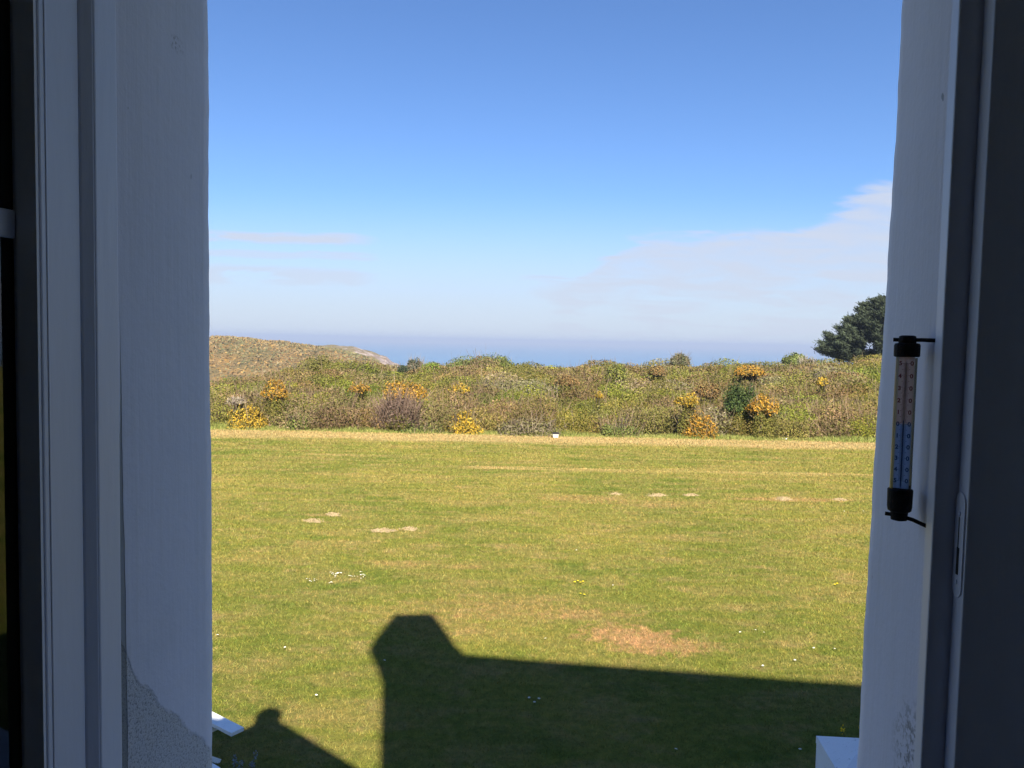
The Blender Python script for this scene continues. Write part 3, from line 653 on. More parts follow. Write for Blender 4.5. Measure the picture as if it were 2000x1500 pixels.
GREEN = [((0.125, 0.140, 0.018), .5), ((0.170, 0.178, 0.024), .3), ((0.060, 0.080, 0.013), .2)]
BROWN = [((0.150, 0.102, 0.040), .45), ((0.19, 0.135, 0.065), .20), ((0.125, 0.115, 0.026), .35)]
GREY = [((0.195, 0.160, 0.095), .4), ((0.15, 0.12, 0.065), .3), ((0.15, 0.14, 0.035), .3)]
KINDS = [OLIVE, GREEN, BROWN, GREY]
def gz(u, D): return float(ground_z(u, D))
Vs, Cs = [], []
D = 38.3; row_i = 0
while D < 86:
    step = 1.45 + (D - 37) * 0.032
    wdt = 2.3 + (D - 37) * 0.045
    x = -0.62 * D - 2 + rng.uniform(0, wdt)
    while x < 0.68 * D + 2:
        dd = D + rng.uniform(-0.6, 0.6) * (0 if row_i == 0 else 1); u_ = x / dd; wpos = world_from(u_, dd)
        g = gz(u_, dd); cz = float(canopy_z(u_, dd))
        hgt = max(0.8, (cz - g)) * rng.uniform(0.62, 1.10)
        if row_i == 0: hgt = rng.uniform(0.8, 1.7)
        if row_i == 1: hgt = rng.uniform(1.2, 1.9)
        rx = wdt * rng.uniform(0.55, 0.9)
        f = nz(wpos.x, wpos.y, 0.16, 4) + 0.5 * nz(wpos.x, wpos.y, 0.45, 1) + rng.normal() * 0.6
        ki = 0 if f < 0.10 else (1 if f < 0.62 else (2 if f < 1.35 else 3))
        if f < -0.72: ki = 2
        if row_i < 2 and rng.random() < 0.28: ki = 2 + (rng.random() < 0.2)
        near = D < 47
        n_ = int((3300 if near else 2300 if D < 62 else 1300) * (rx / 1.6) ** 1.5); sz = 0.028 + 0.0007 * (D - 37)
        jitter = rng.uniform(0.95, 1.52) * np.array([rng.uniform(.92, 1.14), 1, rng.uniform(0.85, 1.15)]); 
        pal = [(tuple(np.array(c_) * jitter), p_) for c_, p_ in KINDS[ki]]
        v_, c_ = crown((wpos.x, wpos.y, g), rx, rx * 0.9, hgt, n_, sz, pal, elong=1.3 if ki < 2 else 2.0, lobes=11, jag=0.42, thick=0.45); Vs.append(v_); Cs.append(c_)
        v_, c_ = twigs((wpos.x, wpos.y, g), rx, rx, hgt * (1.05 if ki < 2 else 1.15), int((9 if ki < 2 else 60) * (1.5 if near else 0.5)), 0.010 + 0.0003 * (D - 37), (0.20, 0.155, 0.09) if ki != 2 else (0.17, 0.115, 0.07)); Vs.append(v_); Cs.append(c_)
        x += wdt * rng.uniform(0.75, 1.15)
    D += step; row_i += 1
V = np.concatenate(Vs); Cc = np.concatenate(Cs); print('scrub quads', len(V))
o = link('scrub', facemesh('scrub', V, Cc), M_leaf); tag(o, 'tangled olive and brown scrub covering the rising ground beyond the lawn', 'scrub', kind='stuff')

def find_D(px_, row):
    """depth at which the top of the scrub is seen in this direction"""
    best = None
    for k in range(200):
        D = 38 + k * 0.24; p = at_D(px_, row, D); u_ = p.dot(RT) / D
        if p.z >= float(canopy_z(u_, D)) - 0.001: continue
        best = D
    if best is None: return 38.0
    for k in range(200):
        D = 38 + k * 0.24; p = at_D(px_, row, D); u_ = p.dot(RT) / D
        if p.z < float(canopy_z(u_, D)): return D
    return best
GORSE_O = [((0.50, 0.262, 0.030), .45), ((0.30, 0.16, 0.035), .22), ((0.14, 0.125, 0.035), .33)]
GORSE_Y = [((0.53, 0.33, 0.032), .45), ((0.33, 0.22, 0.035), .2), ((0.15, 0.14, 0.035), .35)]
GORSE_B = [((0.27, 0.155, 0.055), .45), ((0.21, 0.13, 0.055), .25), ((0.15, 0.125, 0.04), .3)]
M_stem = mat('grey_brown_bark', (0.12, 0.09, 0.065), 0.9, 0.1, lambda t, p: t.put(p.inputs['Base Color'], t.mix(t.noise(pos(t), 12, 4, 0.7), (0.13, 0.10, 0.07), (0.07, 0.055, 0.04))))
def bush(name, label, cat, px_, row, wpx, hpx, pal, group=None, front=False, size=1.0, under=None, elong=1.8, jag=0.5, dens=1.0, D=None, tw=60, twc=(0.2, 0.15, 0.09), lift=1.0):
    """a bush whose visible crown spans wpx by hpx pixels round (px_, row)"""
    D = D or (37.35 if front else find_D(px_, row + hpx * 0.30))
    c = at_D(px_, row, D - (0.7 if not front else 0.2)); Dn = D - (0.7 if not front else 0.2)
    u_ = c.dot(RT) / Dn; rx = wpx / 2 * Dn / 1500; hh_ = hpx * Dn / 1500; base = c.z - hh_ / 2
    g = gz(u_, Dn); 
    root = empty(name, (c.x, c.y, g), label, cat, group)
    n_ = int(3600 * dens * max(0.25, rx * (hh_) / 1.2)); sz = (0.030 + 0.0007 * (Dn - 37)) * size
    sub = 7 if wpx > 30 else 4; vv, cc2 = [], []
    for k in range(sub):
        th_ = rng.uniform(0, 2 * np.pi); q_ = rng.uniform(0.2, 0.62); ox = RT * (math.cos(th_) * rx * q_) + F * (math.sin(th_) * rx * 0.6 * q_)
        sx_ = rx * rng.uniform(0.45, 0.68); hz_ = hh_ * rng.uniform(0.55, 1.0) * (1.05 - 0.35 * q_)
        a_, b__ = crown((c.x + ox.x, c.y + ox.y, base), sx_, sx_, hz_, int(n_ / sub), sz, pal, elong=elong, lobes=9, jag=jag, thick=0.5); vv.append(a_); cc2.append(b__)
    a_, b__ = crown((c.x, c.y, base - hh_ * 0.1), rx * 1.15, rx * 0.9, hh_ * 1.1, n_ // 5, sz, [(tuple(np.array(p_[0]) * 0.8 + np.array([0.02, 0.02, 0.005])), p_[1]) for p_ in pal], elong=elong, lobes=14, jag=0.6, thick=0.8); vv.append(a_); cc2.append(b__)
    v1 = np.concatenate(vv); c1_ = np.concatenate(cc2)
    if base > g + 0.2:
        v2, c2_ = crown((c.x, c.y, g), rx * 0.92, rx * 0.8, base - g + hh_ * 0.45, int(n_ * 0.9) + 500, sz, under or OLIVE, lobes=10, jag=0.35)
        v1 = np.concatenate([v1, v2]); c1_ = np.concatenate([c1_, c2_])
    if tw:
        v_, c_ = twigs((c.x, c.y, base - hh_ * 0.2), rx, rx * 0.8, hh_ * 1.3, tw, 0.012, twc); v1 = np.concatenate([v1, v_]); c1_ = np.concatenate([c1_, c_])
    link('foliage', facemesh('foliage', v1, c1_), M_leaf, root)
    b = MB()
    for k in range(6):
        a = random.uniform(0, 6.28); r_ = rx * random.uniform(0.3, 0.7)
        b.tube([(c.x, c.y, g - 0.05), (c.x + math.cos(a) * r_ * 0.5, c.y + math.sin(a) * r_ * 0.5, g + (base - g + hh_) * 0.4), (c.x + math.cos(a) * r_, c.y + math.sin(a) * r_, g + (base - g + hh_) * 0.8)], [0.045, 0.03, 0.012], 6)
    b.build('stem', M_stem, root)
    return root
G = 'flowering gorse bushes in the scrub'
for (lab, px_, row, wp, hp, pal, fr_) in [
    ('orange flowering gorse bush high up at the left below the heath hillside', 538, 754, 56, 38, GORSE_O, 0),
    ('wide yellow gorse bush low at the far left near the window reveal', 482, 812, 92, 62, GORSE_Y, 0),
    ('small orange gorse cap left of the broad brown thicket', 703, 753, 46, 20, GORSE_O, 0),
    ('broad orange gorse crown spread over the tall brown thicket', 790, 757, 108, 36, GORSE_O, 0),
    ('small yellow-green gorse tuft in mid scrub above the bright front bush', 898, 754, 42, 20, GORSE_Y, 0),
    ('bright golden gorse bush at the lawn edge left of the white box', 904, 822, 78, 60, GORSE_Y, 1),
    ('round tan-orange gorse bush at the lawn edge below the dark green bush', 1366, 826, 76, 62, GORSE_O, 1),
    ('tiny single yellow gorse sprig in the middle of the scrub', 1169, 769, 14, 12, GORSE_Y, 0),
    ('rusty orange gorse patch high in the scrub near the skyline', 1284, 721, 38, 18, GORSE_B, 0),
    ('brown faded gorse above the middle of the scrub', 1107, 739, 48, 22, GORSE_B, 0),
    ('orange gorse crown just above the dark green bush', 1463, 720, 56, 22, GORSE_O, 0),
    ('faded orange gorse close left of the dark green bush', 1380, 756, 54, 32, GORSE_B, 0),
    ('sparse yellow gorse farther left of the dark green bush', 1344, 776, 48, 26, GORSE_Y, 0),
    ('bright yellow gorse touching the right side of the dark green bush', 1492, 782, 62, 40, GORSE_O, 0),
    ('small ochre gorse well right of the dark green bush', 1607, 741, 24, 18, GORSE_Y, 0)]:
    bush('gorse_bush', lab, 'gorse bush', px_, row, wp, hp, pal, G, front=bool(fr_), jag=0.42, dens=2.2, size=1.0, tw=40)
DARKG = [((0.042, 0.068, 0.018), .55), ((0.075, 0.105, 0.028), .3), ((0.02, 0.035, 0.015), .15)]
BRIGHT = [((0.19, 0.25, 0.03), .6), ((0.13, 0.18, 0.025), .4)]
PALEG = [((0.19, 0.21, 0.045), .6), ((0.11, 0.14, 0.03), .4)]
SLATEG = [((0.075, 0.085, 0.045), .5), ((0.13, 0.12, 0.08), .5)]
PALE = [((0.34, 0.27, 0.21), .6), ((0.20, 0.17, 0.09), .4)]
bush('holly_bush', 'dark green dense bush standing between orange gorse bushes', 'bush', 1447, 764, 78, 72, DARKG, dens=1.6, elong=1.2, jag=0.5, size=1.1, tw=0, D=39.3, under=OLIVE)
bush('hawthorn_bush', 'bright yellow-green round bush on the skyline', 'bush', 965, 704, 84, 36, PALEG, dens=1.2, elong=1.2, D=82)
bush('hawthorn_bush', 'darker green bush on the skyline left of the bright round one', 'bush', 908, 709, 84, 34, [((0.12, 0.15, 0.04), .7), ((0.18, 0.2, 0.05), .3)], dens=1.2, elong=1.2, D=81)
bush('small_tree', 'grey-green wispy little tree breaking the skyline over the sea', 'tree', 812, 708, 38, 26, SLATEG, dens=1.4, elong=1.5, D=80, tw=90)
bush('small_bush', 'low dark bush beside the wispy little skyline tree', 'bush', 789, 718, 26, 16, [((0.04, 0.06, 0.03), 1.0)], dens=1.8, D=79)
bush('small_bush', 'bright lime green bush right of the wispy little skyline tree', 'bush', 843, 715, 44, 18, BRIGHT, dens=1.6, D=78)
bush('willow_bush', 'olive green bush mound in front of the heath hillside', 'bush', 632, 712, 100, 46, OLIVE, dens=1.0, D=78)
bush('willow_bush', 'fresh green bush mound right of the olive one below the headland', 'bush', 708, 722, 80, 40, GREEN, dens=1.0, D=74)
bush('bare_bush', 'grey-green domed bush standing up on the skyline right of centre', 'bush', 1329, 699, 40, 24, [((0.13, 0.14, 0.06), .6), ((0.2, 0.17, 0.1), .4)], dens=1.5, D=83, tw=140)
bush('bare_bush', 'pale grey bare twiggy bush left of the pine', 'bush', 1577, 704, 34, 20, GREY, dens=0.6, D=82, tw=160, twc=(0.32, 0.27, 0.21))
bush('small_bush', 'green bush on the skyline left of the pale bare bush', 'bush', 1552, 698, 46, 22, [((0.16, 0.19, 0.05), 1.0)], dens=1.2, D=84)
bush('leafy_bush', 'leafy green bush high in the scrub right of the brown gorse', 'bush', 1202, 722, 52, 34, [((0.15, 0.17, 0.035), .7), ((0.24, 0.23, 0.04), .3)], dens=1.2)
bush('dead_bush', 'pale pink dead bush behind the wide yellow gorse', 'bush', 462, 780, 38, 16, PALE, dens=1.0, tw=40, twc=(0.3, 0.24, 0.19))
bush('bramble_thicket', 'tall dark brown thicket beneath the broad orange gorse', 'thicket', 778, 792, 98, 58, [((0.16, 0.105, 0.08), .7), ((0.10, 0.075, 0.05), .3)], dens=0.9, elong=2.6, tw=420, twc=(0.15, 0.10, 0.07))
bush('bramble_thicket', 'pale tangled bramble thicket at the lawn edge behind the white box', 'thicket', 1040, 832, 150, 40, GREY, dens=0.9, elong=2.6, tw=110, twc=(0.22, 0.17, 0.11), front=True)
bush('bramble_bush', 'green bramble bush at the lawn edge left of the golden gorse', 'bush', 820, 834, 110, 34, [((0.09, 0.12, 0.03), .6), ((0.17, 0.17, 0.05), .4)], dens=1.0, elong=1.3, front=True)
bush('bramble_bush', 'leafy green bramble mound at the lawn edge between the white box and the round gorse', 'bush', 1215, 830, 90, 48, [((0.12, 0.15, 0.035), .6), ((0.20, 0.20, 0.05), .4)], dens=1.0, elong=1.3, front=True)
bush('bramble_bush', 'small bright green bramble among brown twigs at the lower left', 'bush', 578, 818, 50, 36, [((0.15, 0.19, 0.035), .6), ((0.08, 0.11, 0.02), .4)], dens=1.0, elong=1.3, front=True)

# ------------------------------------------------------------------ pine on the right
PD = 93.0
def pine():
    base = at_D(1752, 690, PD); g = gz(base.dot(RT) / PD, PD)
    root = empty('pine_tree', (base.x, base.y, g - 0.3), 'dark spreading pine tree rising above the scrub on the right', 'tree')
    b = MB(); lean = [(0, 0, 0), (-0.3, 0.1, 3), (0.1, 0, 6), (0.2, 0, 9.5)]
    b.tube([(base.x + a, base.y + c_, g - 0.3 + z) for a, c_, z in lean], [0.45, 0.36, 0.22, 0.08], 10)
    topz = at_D(1745, 582, PD).z
    Vp, Cp = [], []
    rs = np.random.default_rng(11)
    # outline: crown half-width in metres at each height, from the silhouette
    rows_ = np.array([588, 600, 612, 625, 640, 655, 665, 680, 692, 704]); wid = np.array([1.8, 3.3, 4.3, 5.0, 6.2, 7.6, 8.3, 8.3, 8.6, 7.0]) 
    for k in range(500):
        row = rs.uniform(588, 704); W = float(np.interp(row, rows_, wid)); a = rs.uniform(0, 2 * math.pi); q = rs.uniform(0.12, 1.0) ** 0.33
        z = at_D(1745, row, PD).z; cx = base.x + math.cos(a) * W * q; cy = base.y + math.sin(a) * W * q * 0.85
        if k < 100: b.tube([(base.x, base.y, z - 1.2 - q), (base.x * .45 + cx * .55, base.y * .45 + cy * .55, z - 0.5), (cx, cy, z - 0.05)], [0.12, 0.07, 0.02], 5)
        # a tuft: needles sweeping outwards and up
        n_ = 300; o_ = rs.normal(size=(n_, 3)) * np.array([0.25, 0.25, 0.15]); out = np.array([math.cos(a), math.sin(a), 0.75])
        Cn = np.array([cx, cy, z]) + o_ + out * (rs.random((n_, 1)) * 0.95 - 0.2)
        dirn = out + rs.normal(size=(n_, 3)) * 0.6; dirn /= np.linalg.norm(dirn, axis=1)[:, None]
        sd = np.cross(dirn, rs.normal(size=(n_, 3))); sd /= np.linalg.norm(sd, axis=1)[:, None]
        ln = rs.uniform(0.12, 0.26, (n_, 1)); wd_ = 0.035
        Vp.append(np.stack([Cn - dirn * ln - sd * wd_, Cn - dirn * ln + sd * wd_, Cn + dirn * ln + sd * wd_, Cn + dirn * ln - sd * wd_], 1))
        Cp.append(np.array([0.046, 0.058, 0.032]) * rs.uniform(0.6, 1.5, (n_, 1)) * (rs.uniform(0.75, 1.3)))
    b.build('trunk', M_stem, root, smooth=True)
    link('crown', facemesh('crown', np.concatenate(Vp), np.concatenate(Cp)), M_leaf, root)
pine()

# gorse and heather clumps on the far hillside
n = 26000; hv = bpy.data.objects['hill'].data; co = np.zeros(len(hv.vertices) * 3); hv.vertices.foreach_get('co', co); co = co.reshape(150, 46, 3)
i = rng.uniform(40, 148, n); kk = rng.uniform(2, 31, n); i0 = i.astype(int); k0 = kk.astype(int); fi = (i - i0)[:, None]; fk = (kk - k0)[:, None]
Pn = co[i0, k0] * (1 - fi) * (1 - fk) + co[i0 + 1, k0] * fi * (1 - fk) + co[i0, k0 + 1] * (1 - fi) * fk + co[i0 + 1, k0 + 1] * fi * fk
Pn[:, 2] += 0.35
cs = np.array([[0.24, 0.15, 0.05], [0.20, 0.135, 0.06], [0.13, 0.12, 0.05], [0.18, 0.14, 0.07]])[np.where(nz(Pn[:, 0], Pn[:, 1], 0.05, 2) + rng.normal(size=n) * 0.5 > 0.45, 2, rng.choice(4, n, p=[.28, .34, .18, .2]))] * rng.uniform(0.7, 1.3, (n, 1))
V_, c_ = leaf_quads(Pn, np.tile([[0.1, -0.5, 0.8]], (n, 1)), np.full(n, 0.30), 1.8, cs)
tag(link('heather', facemesh('heather', V_, c_), M_leaf), 'orange and brown gorse and heather covering the far hillside', 'heather', kind='stuff')

# ------------------------------------------------------------------ things on the lawn
def f_dirt(t, p):
    P = pos(t); n = t.noise(P, 14, 5, 0.75); t.put(p.inputs['Base Color'], t.mix(n, (0.22, 0.16, 0.08), (0.42, 0.32, 0.18))); add_bump(t, p, n, 0.03)
M_dirt = mat('dry_crumbly_soil', (0.4, 0.3, 0.2), 0.95, 0.05, f_dirt)
def molehill(label, px_, py_, wp, seed):
    c = on_z(px_, py_); rs = np.random.default_rng(seed); Dd = c.dot(F); rx = wp / 2 * Dd / 1500; ry = rx * 0.62; hgt = 0.055 + 0.02 * rs.random()
    root_me = MB(); vs = []; fs = []; nr, na = 7, 30
    ph = rs.uniform(0, 6, 5)
    for i in range(nr + 1):
        q = i / nr
        for k in range(na):
            a = 2 * math.pi * k / na; e = 1 + 0.25 * math.sin(2 * a + ph[0]) + 0.18 * math.sin(5 * a + ph[1]) + 0.10 * math.sin(9 * a + ph[2])
            z = hgt * (1 - q * q) * (0.65 + 0.35 * math.sin(3 * a + ph[3] + q * 3)) + rs.normal() * 0.010 * (1 - q) - 0.004 * q
            p = c + RT * (rx * q * e * math.cos(a)) + F * (ry * q * e * math.sin(a)); vs.append((p.x, p.y, max(z, -0.004)))
    for i in range(nr):
        for k in range(na):
            a0 = i * na + k; a1 = i * na + (k + 1) % na; fs.append((a0, a1, a1 + na, a0 + na))
    # crumbs
    root_me.add(vs, fs)
    for k in range(26):
        a = rs.uniform(0, 6.28); q = rs.uniform(0.3, 1.35); p = c + RT * (rx * q * math.cos(a)) + F * (ry * q * math.sin(a)); s = rs.uniform(0.008, 0.022)
        tv = [Vector((s, 0, 0)), Vector((-s * .6, s, 0)), Vector((-s * .6, -s, 0)), Vector((0, 0, s * 1.2))]
        root_me.add([Vector((p.x, p.y, 0.012 + hgt * max(0, 1 - q * q) * 0.8)) + v for v in tv], [(0, 1, 3), (1, 2, 3), (2, 0, 3), (0, 2, 1)])
    o = root_me.build('molehill', M_dirt); tag(o, label, 'molehill', 'bare molehills on the lawn')
for k, (lab, a, c_, wp) in enumerate([
    ('leftmost dry molehill, a tan mound nearest the left reveal', 612, 1018, 40), ('low flat molehill just behind the leftmost mound', 651, 1006, 32),
    ('widest tan molehill left of centre on the lawn', 748, 1037, 46), ('thin flat molehill touching the right of the widest one', 800, 1034, 32),
    ('left of three small molehills in a row right of centre', 1203, 966, 22), ('middle and largest of three molehills in a row right of centre', 1284, 968, 40),
    ('right of three small molehills in a row right of centre', 1350, 968, 26), ('crumbled molehill at the right end of a thin dirt line', 1640, 977, 24),
    ('flat crumbled molehill in the middle of the thin dirt line', 1530, 975, 40)]):
    molehill(lab, a, c_, wp, k + 20)
M_petal = mat('daisy_petal', (0.82, 0.82, 0.80), 0.6, 0.2); M_eye = mat('flower_centre', (0.75, 0.55, 0.03), 0.6, 0.2); M_yel = mat('dandelion_yellow', (0.8, 0.62, 0.02), 0.6, 0.2)
def flower_mesh(name, r_, petals, m1, m2):
    b = MB()
    for k in range(petals):
        a = 2 * math.pi * k / petals; da = math.pi / petals * 0.85; z = 0.035
        b.add([(0.2 * r_ * math.cos(a - da), 0.2 * r_ * math.sin(a - da), z), (r_ * math.cos(a - da * .8), r_ * math.sin(a - da * .8), z + 0.006), (r_ * 1.1 * math.cos(a), r_ * 1.1 * math.sin(a), z + 0.005), (r_ * math.cos(a + da * .8), r_ * math.sin(a + da * .8), z + 0.006), (0.2 * r_ * math.cos(a + da), 0.2 * r_ * math.sin(a + da), z)], [(0, 1, 2, 3, 4)])
    b.lathe((0, 0, 0.034), [(0.32 * r_, 0), (0.25 * r_, 0.006), (0.06 * r_, 0.009)], 8, 1); b.tube([(0, 0, 0), (0, 0, 0.035)], 0.0018, 5, 2)
    me = b.mesh(name); [me.materials.append(m) for m in (m1, m2, M_blade)]; return me
dm = flower_mesh('daisy', 0.016, 12, M_petal, M_eye); ym = flower_mesh('dandelion', 0.024, 14, M_yel, M_yel)
def put_flower(me, name, px_, py_, label, group, sc=1.0):
    p = on_z(px_, py_); o = bpy.data.objects.new(name, me); S.collection.objects.link(o); o.location = (p.x, p.y, 0.005)
    o.rotation_euler = (random.uniform(-.25, .25), random.uniform(-.25, .25), random.uniform(0, 6)); o.scale = (sc, sc, sc); tag(o, label, 'flower', group)
rs = random.Random(4)
for (cx, cy, sx, sy, nn) in ((654, 1126, 10, 5, 15), (611, 1135, 8, 3, 7), (708, 1127, 7, 4, 9), (645, 1141, 5, 2, 3), (686, 1129, 8, 3, 4)):
    for _ in range(nn): put_flower(dm, 'daisy', cx + rs.gauss(0, sx * .7), cy + rs.gauss(0, sy * .7), 'white daisy in the daisy patch left of centre on the sunlit lawn', 'daisies in the patch left of centre', rs.uniform(0.7, 1.1))
for (a, c_) in [(1197, 1147), (1640, 980), (1648, 1001), (1686, 1001), (1126, 1078), (1492, 1240), (1475, 1235), (1446, 1239), (1629, 1272), (1552, 1294), (1490, 1305), (557, 1269), (424, 1245), (750, 1295), (1034, 1368), (1044, 1377), (1319, 1470), (1563, 1470), (1066, 1252), (617, 1363), (1052, 1370), (1590, 1270)]:
    put_flower(dm, 'daisy', a, c_, 'single white daisy scattered on the open lawn', 'daisies scattered over the lawn', 0.95)
for (a, c_) in [(1122, 1140), (1128, 1138), (1134, 1141), (1139, 1139), (1133, 1163), (1141, 1165)]: put_flower(ym, 'dandelion', a, c_, 'yellow dandelion in the small cluster right of centre', 'dandelions right of centre', 0.9)
for (a, c_) in [(1624, 1143), (1631, 1145), (1636, 1143)]: put_flower(ym, 'dandelion', a, c_, 'yellow dandelion near the right window reveal', 'dandelions near the right reveal', 0.9)

M_white = mat('white_paint', (0.8, 0.8, 0.78), 0.5, 0.3, lambda t, p: (t.put(p.inputs['Base Color'], t.mix(t.ramp(t.noise(pos(t), 9, 6, 0.75), 0.45, 0.75), (0.80, 0.80, 0.79), (0.62, 0.62, 0.60)))))
M_cream = mat('weathered_cream_plastic', (0.62, 0.57, 0.47), 0.6, 0.3, lambda t, p: t.put(p.inputs['Base Color'], t.mix(t.noise(pos(t), 12, 4, 0.7), (0.70, 0.64, 0.52), (0.48, 0.44, 0.36))))
# small white box by the scrub
c = on_z(1085, 855); wb = empty('white_tub', (c.x, c.y, 0), 'small white tub with a dark lid at the foot of the scrub', 'tub')
b = MB(); ax, ay = RT, F
def obox(b, c, hx, hy, z0, z1, top=1.0, mi=0):
    vs = []
    for z, s in ((z0, 1.0), (z1, top)):
        for sx, sy in ((-1, -1), (1, -1), (1, 1), (-1, 1)): p = c + RT * (hx * s * sx) + F * (hy * s * sy); vs.append((p.x, p.y, z))
    b.add(vs, [(3, 2, 1, 0), (4, 5, 6, 7), (0, 1, 5, 4), (1, 2, 6, 5), (2, 3, 7, 6), (3, 0, 4, 7)], mi)
obox(b, c, 0.115, 0.10, 0.0, 0.19, 1.25); b.build('tub_body', M_cream, wb, bevel=0.01)
b = MB(); obox(b, c, 0.155, 0.14, 0.191, 0.245); b.build('lid', M_black, wb, bevel=0.006)
c = on_z(1533, 858); wt = MB(); obox(wt, c, 0.16, 0.06, 0.0, 0.06, 0.7); o = wt.build('white_stone', M_white, bevel=0.02); tag(o, 'flat white stone lying at the right foot of the scrub', 'stone')

# white picnic table at the lower left
tb = on_z(475, 1421, 0.46); e0 = on_z(415, 1391, 0.46); dv = (tb - e0); dv.z = 0; dv.normalize(); nv = Vector((dv.y, -dv.x, 0))
if nv.dot(F) > 0: nv = -nv
pt = empty('picnic_table', (tb.x - dv.x, tb.y - dv.y, 0), 'white wooden picnic table mostly hidden behind the left reveal', 'picnic table')
def plank(off0, off1, z0, z1, l0, l1, name, par):
    b = MB(); a = Vector((tb.x, tb.y, 0))
    pts = [a + nv * off0 + dv * l1, a + nv * off1 + dv * l1, a + nv * off1 + dv * l0, a + nv * off0 + dv * l0]
    b.prism(pts, (0, 0, z0), (0, 0, z1)); return b.build(name, M_white, par, bevel=0.004)
plank(-0.01, 0.14, 0.42, 0.46, -1.75, 0, 'seat', pt)
tc_ = on_z(431, 1499, 0.74)
off = (tc_ - tb).dot(nv); le = (tc_ - tb).dot(dv)
for k in range(4): plank(off + k * 0.155, off + k * 0.155 + 0.145, 0.70, 0.74, -1.75 + le, le, 'top_plank', pt)
plank(2 * off + 0.47, 2 * off + 0.62, 0.42, 0.46, -1.75, 0, 'seat', pt)
for l in (-0.35, -1.45):
    b = MB(); a = Vector((tb.x, tb.y, 0)) + dv * l; w_ = off * 2 + 0.60
    b.tube([a + nv * 0.05 + Vector((0, 0, 0)), a + nv * (off + 0.1) + Vector((0, 0, 0.695))], 0.035, 4); b.tube([a + nv * (w_ - 0.05), a + nv * (off + 0.5) + Vector((0, 0, 0.695))], 0.035, 4)
    b.tube([a + nv * 0.03 + Vector((0, 0, 0.385)), a + nv * (w_ - 0.03) + Vector((0, 0, 0.385))], 0.03, 4); b.build('leg', M_white, pt)

# white pier with a shallow pyramid cap at the lower right
ZP = 1.15; pa = on_z(1594, 1437, ZP); pb = on_z(1673, 1442, ZP); ex = (pb - pa); ex.z = 0; ex.normalize(); ey = Vector((ex.y, -ex.x, 0))
if ey.dot(F) > 0: ey = -ey
W = 0.62
pier = empty('garden_pier', tuple(pa + (ex + ey) * W / 2 - Vector((0, 0, ZP))), 'white rendered garden pier with pyramid cap at the lower right', 'pier')
b = MB(); cs = [pa, pa + ex * W, pa + (ex + ey) * W, pa + ey * W]; ap = pa + (ex + ey) * W / 2 + Vector((0, 0, 0.16))
dn = Vector((0, 0, -0.06)); b.add([p + dn for p in cs] + cs + [ap], [(3, 2, 1, 0), (0, 1, 5, 4), (1, 2, 6, 5), (2, 3, 7, 6), (3, 0, 4, 7), (4, 5, 8), (5, 6, 8), (6, 7, 8), (7, 4, 8)])
def f_pier(t, p):
    P = pos(t); n = t.noise(P, 25, 5, 0.75); n2 = t.noise(P, 5, 4, 0.6)
    c = t.mix(n2, (0.78, 0.79, 0.80), (0.68, 0.69, 0.71)); t.put(p.inputs['Base Color'], t.mix(t.math('MULTIPLY', t.ramp(n, 0.58, 0.68), 0.45), c, (0.3, 0.31, 0.3))); add_bump(t, p, n, 0.01, 0.6)
M_pier = mat('weathered_white_render', (0.7, 0.7, 0.7), 0.8, 0.1, f_pier)
b.build('pier_cap', M_pier, pier)
b = MB(); q = 0.004; b.prism([p + dn for p in (pa + (ex + ey) * q, pa + ex * (W - q) + ey * q, pa + (ex + ey) * (W - q), pa + ex * q + ey * (W - q))], (0, 0, -ZP + 0.06), (0, 0, -0.001)); b.build('pier_shaft', M_pier, pier)
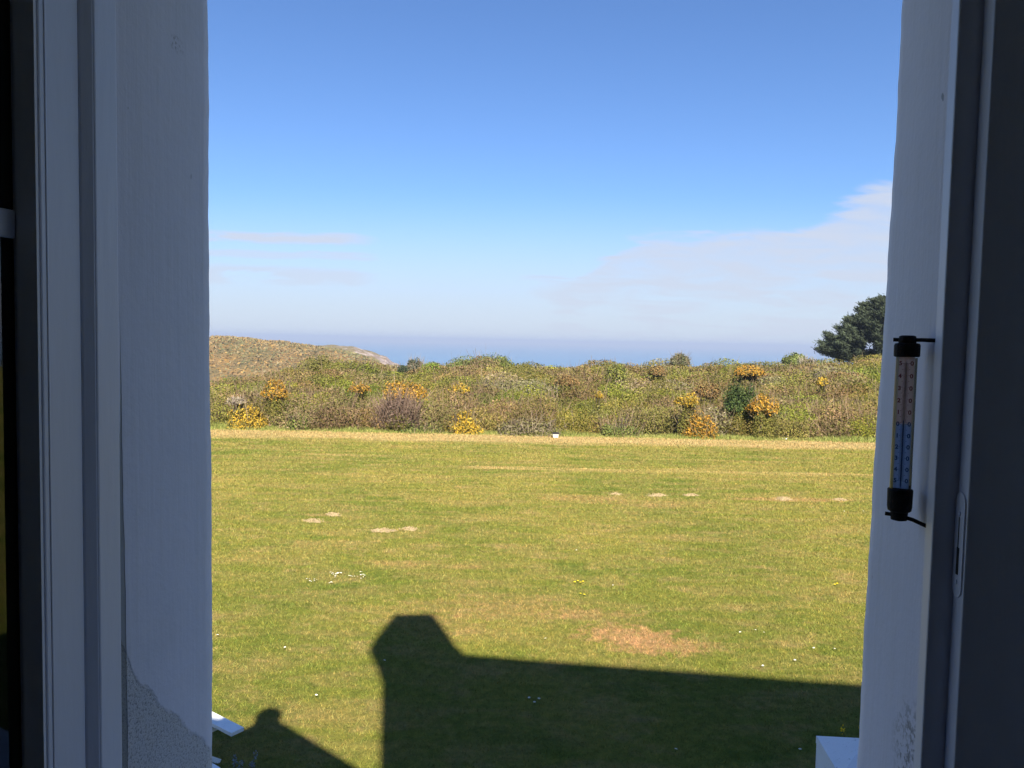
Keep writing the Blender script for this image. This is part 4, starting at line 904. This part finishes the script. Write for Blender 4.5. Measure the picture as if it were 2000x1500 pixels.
# yellow flowering plant beside the pier
def stem_plant(name, label, cat, base, n_, hgt, spread, fcol, lcol, seed, fl=True):
    root = empty(name, tuple(base), label, cat); b = MB(); rs = np.random.default_rng(seed); LC, FC = [], []
    for k in range(n_):
        a = rs.uniform(0, 6.28); r_ = spread * rs.random() ** 0.6; h = hgt * rs.uniform(0.7, 1.0)
        p0 = Vector(base) + Vector((math.cos(a) * r_ * 0.3, math.sin(a) * r_ * 0.3, 0)); p1 = Vector(base) + Vector((math.cos(a) * r_, math.sin(a) * r_, h))
        b.tube([p0, (p0 + p1) / 2 + Vector((0, 0, h * 0.1)), p1], [0.004, 0.003, 0.0015], 5)
        for q in range(12): f = rs.uniform(0.2, 0.95); LC.append(list(p0 * (1 - f) + p1 * f + Vector(rs.normal(size=3) * 0.02)))
        fc_ = np.array([list(p1 + Vector(rs.normal(size=3) * np.array([0.010, 0.010, 0.018]))) for q in range(24)])
        v_, c_ = leaf_quads(fc_, np.tile([[0, 0, 1.0]], (24, 1)), np.full(24, 0.008), 1.2, np.array(fcol) * rs.uniform(0.8, 1.2, (24, 1))); link('flower_head', facemesh('flower_head', v_, c_), M_leaf, root)
    b.build('stem', M_stem, root)
    LC = np.array(LC); v_, c_ = leaf_quads(LC, np.tile([[0, 0, 1.0]], (len(LC), 1)), np.full(len(LC), 0.011), 2.2, np.array(lcol) * rs.uniform(0.7, 1.3, (len(LC), 1))); link('leaves', facemesh('leaves', v_, c_), M_leaf, root)
fp = on_z(1672, 1462, 1.0)
stem_plant('wallflower', 'yellow flowering plant leaning over the white garden pier', 'plant', (fp.x + 0.05, fp.y - 0.08, 0.75), 11, 0.50, 0.22, (0.75, 0.50, 0.02), (0.06, 0.10, 0.03), 3)
lp = on_z(472, 1545, 0.25)
stem_plant('lavender', 'grey lavender stalks in the shade at the bottom left', 'plant', (lp.x, lp.y, 0.0), 12, 0.58, 0.16, (0.20, 0.22, 0.22), (0.12, 0.16, 0.09), 5)

# ------------------------------------------------------------------ sea air
hz = MB(); hz.box(-31000, 31000, -31000, 31000, -53, 26)
m = bpy.data.materials.new('sea_haze'); m.use_nodes = True; t = NT(m.node_tree); t.n.clear()
pv = t.node('ShaderNodeVolumePrincipled'); pv.inputs['Color'].default_value = (0.46, 0.54, 0.70, 1); pv.inputs['Density'].default_value = 0.0003; pv.inputs['Anisotropy'].default_value = 0.0
mo = t.node('ShaderNodeOutputMaterial'); t.l.new(pv.outputs[0], mo.inputs['Volume'])
o = hz.build('haze', m); tag(o, 'pale blue sea haze softening the horizon', 'haze', kind='stuff')
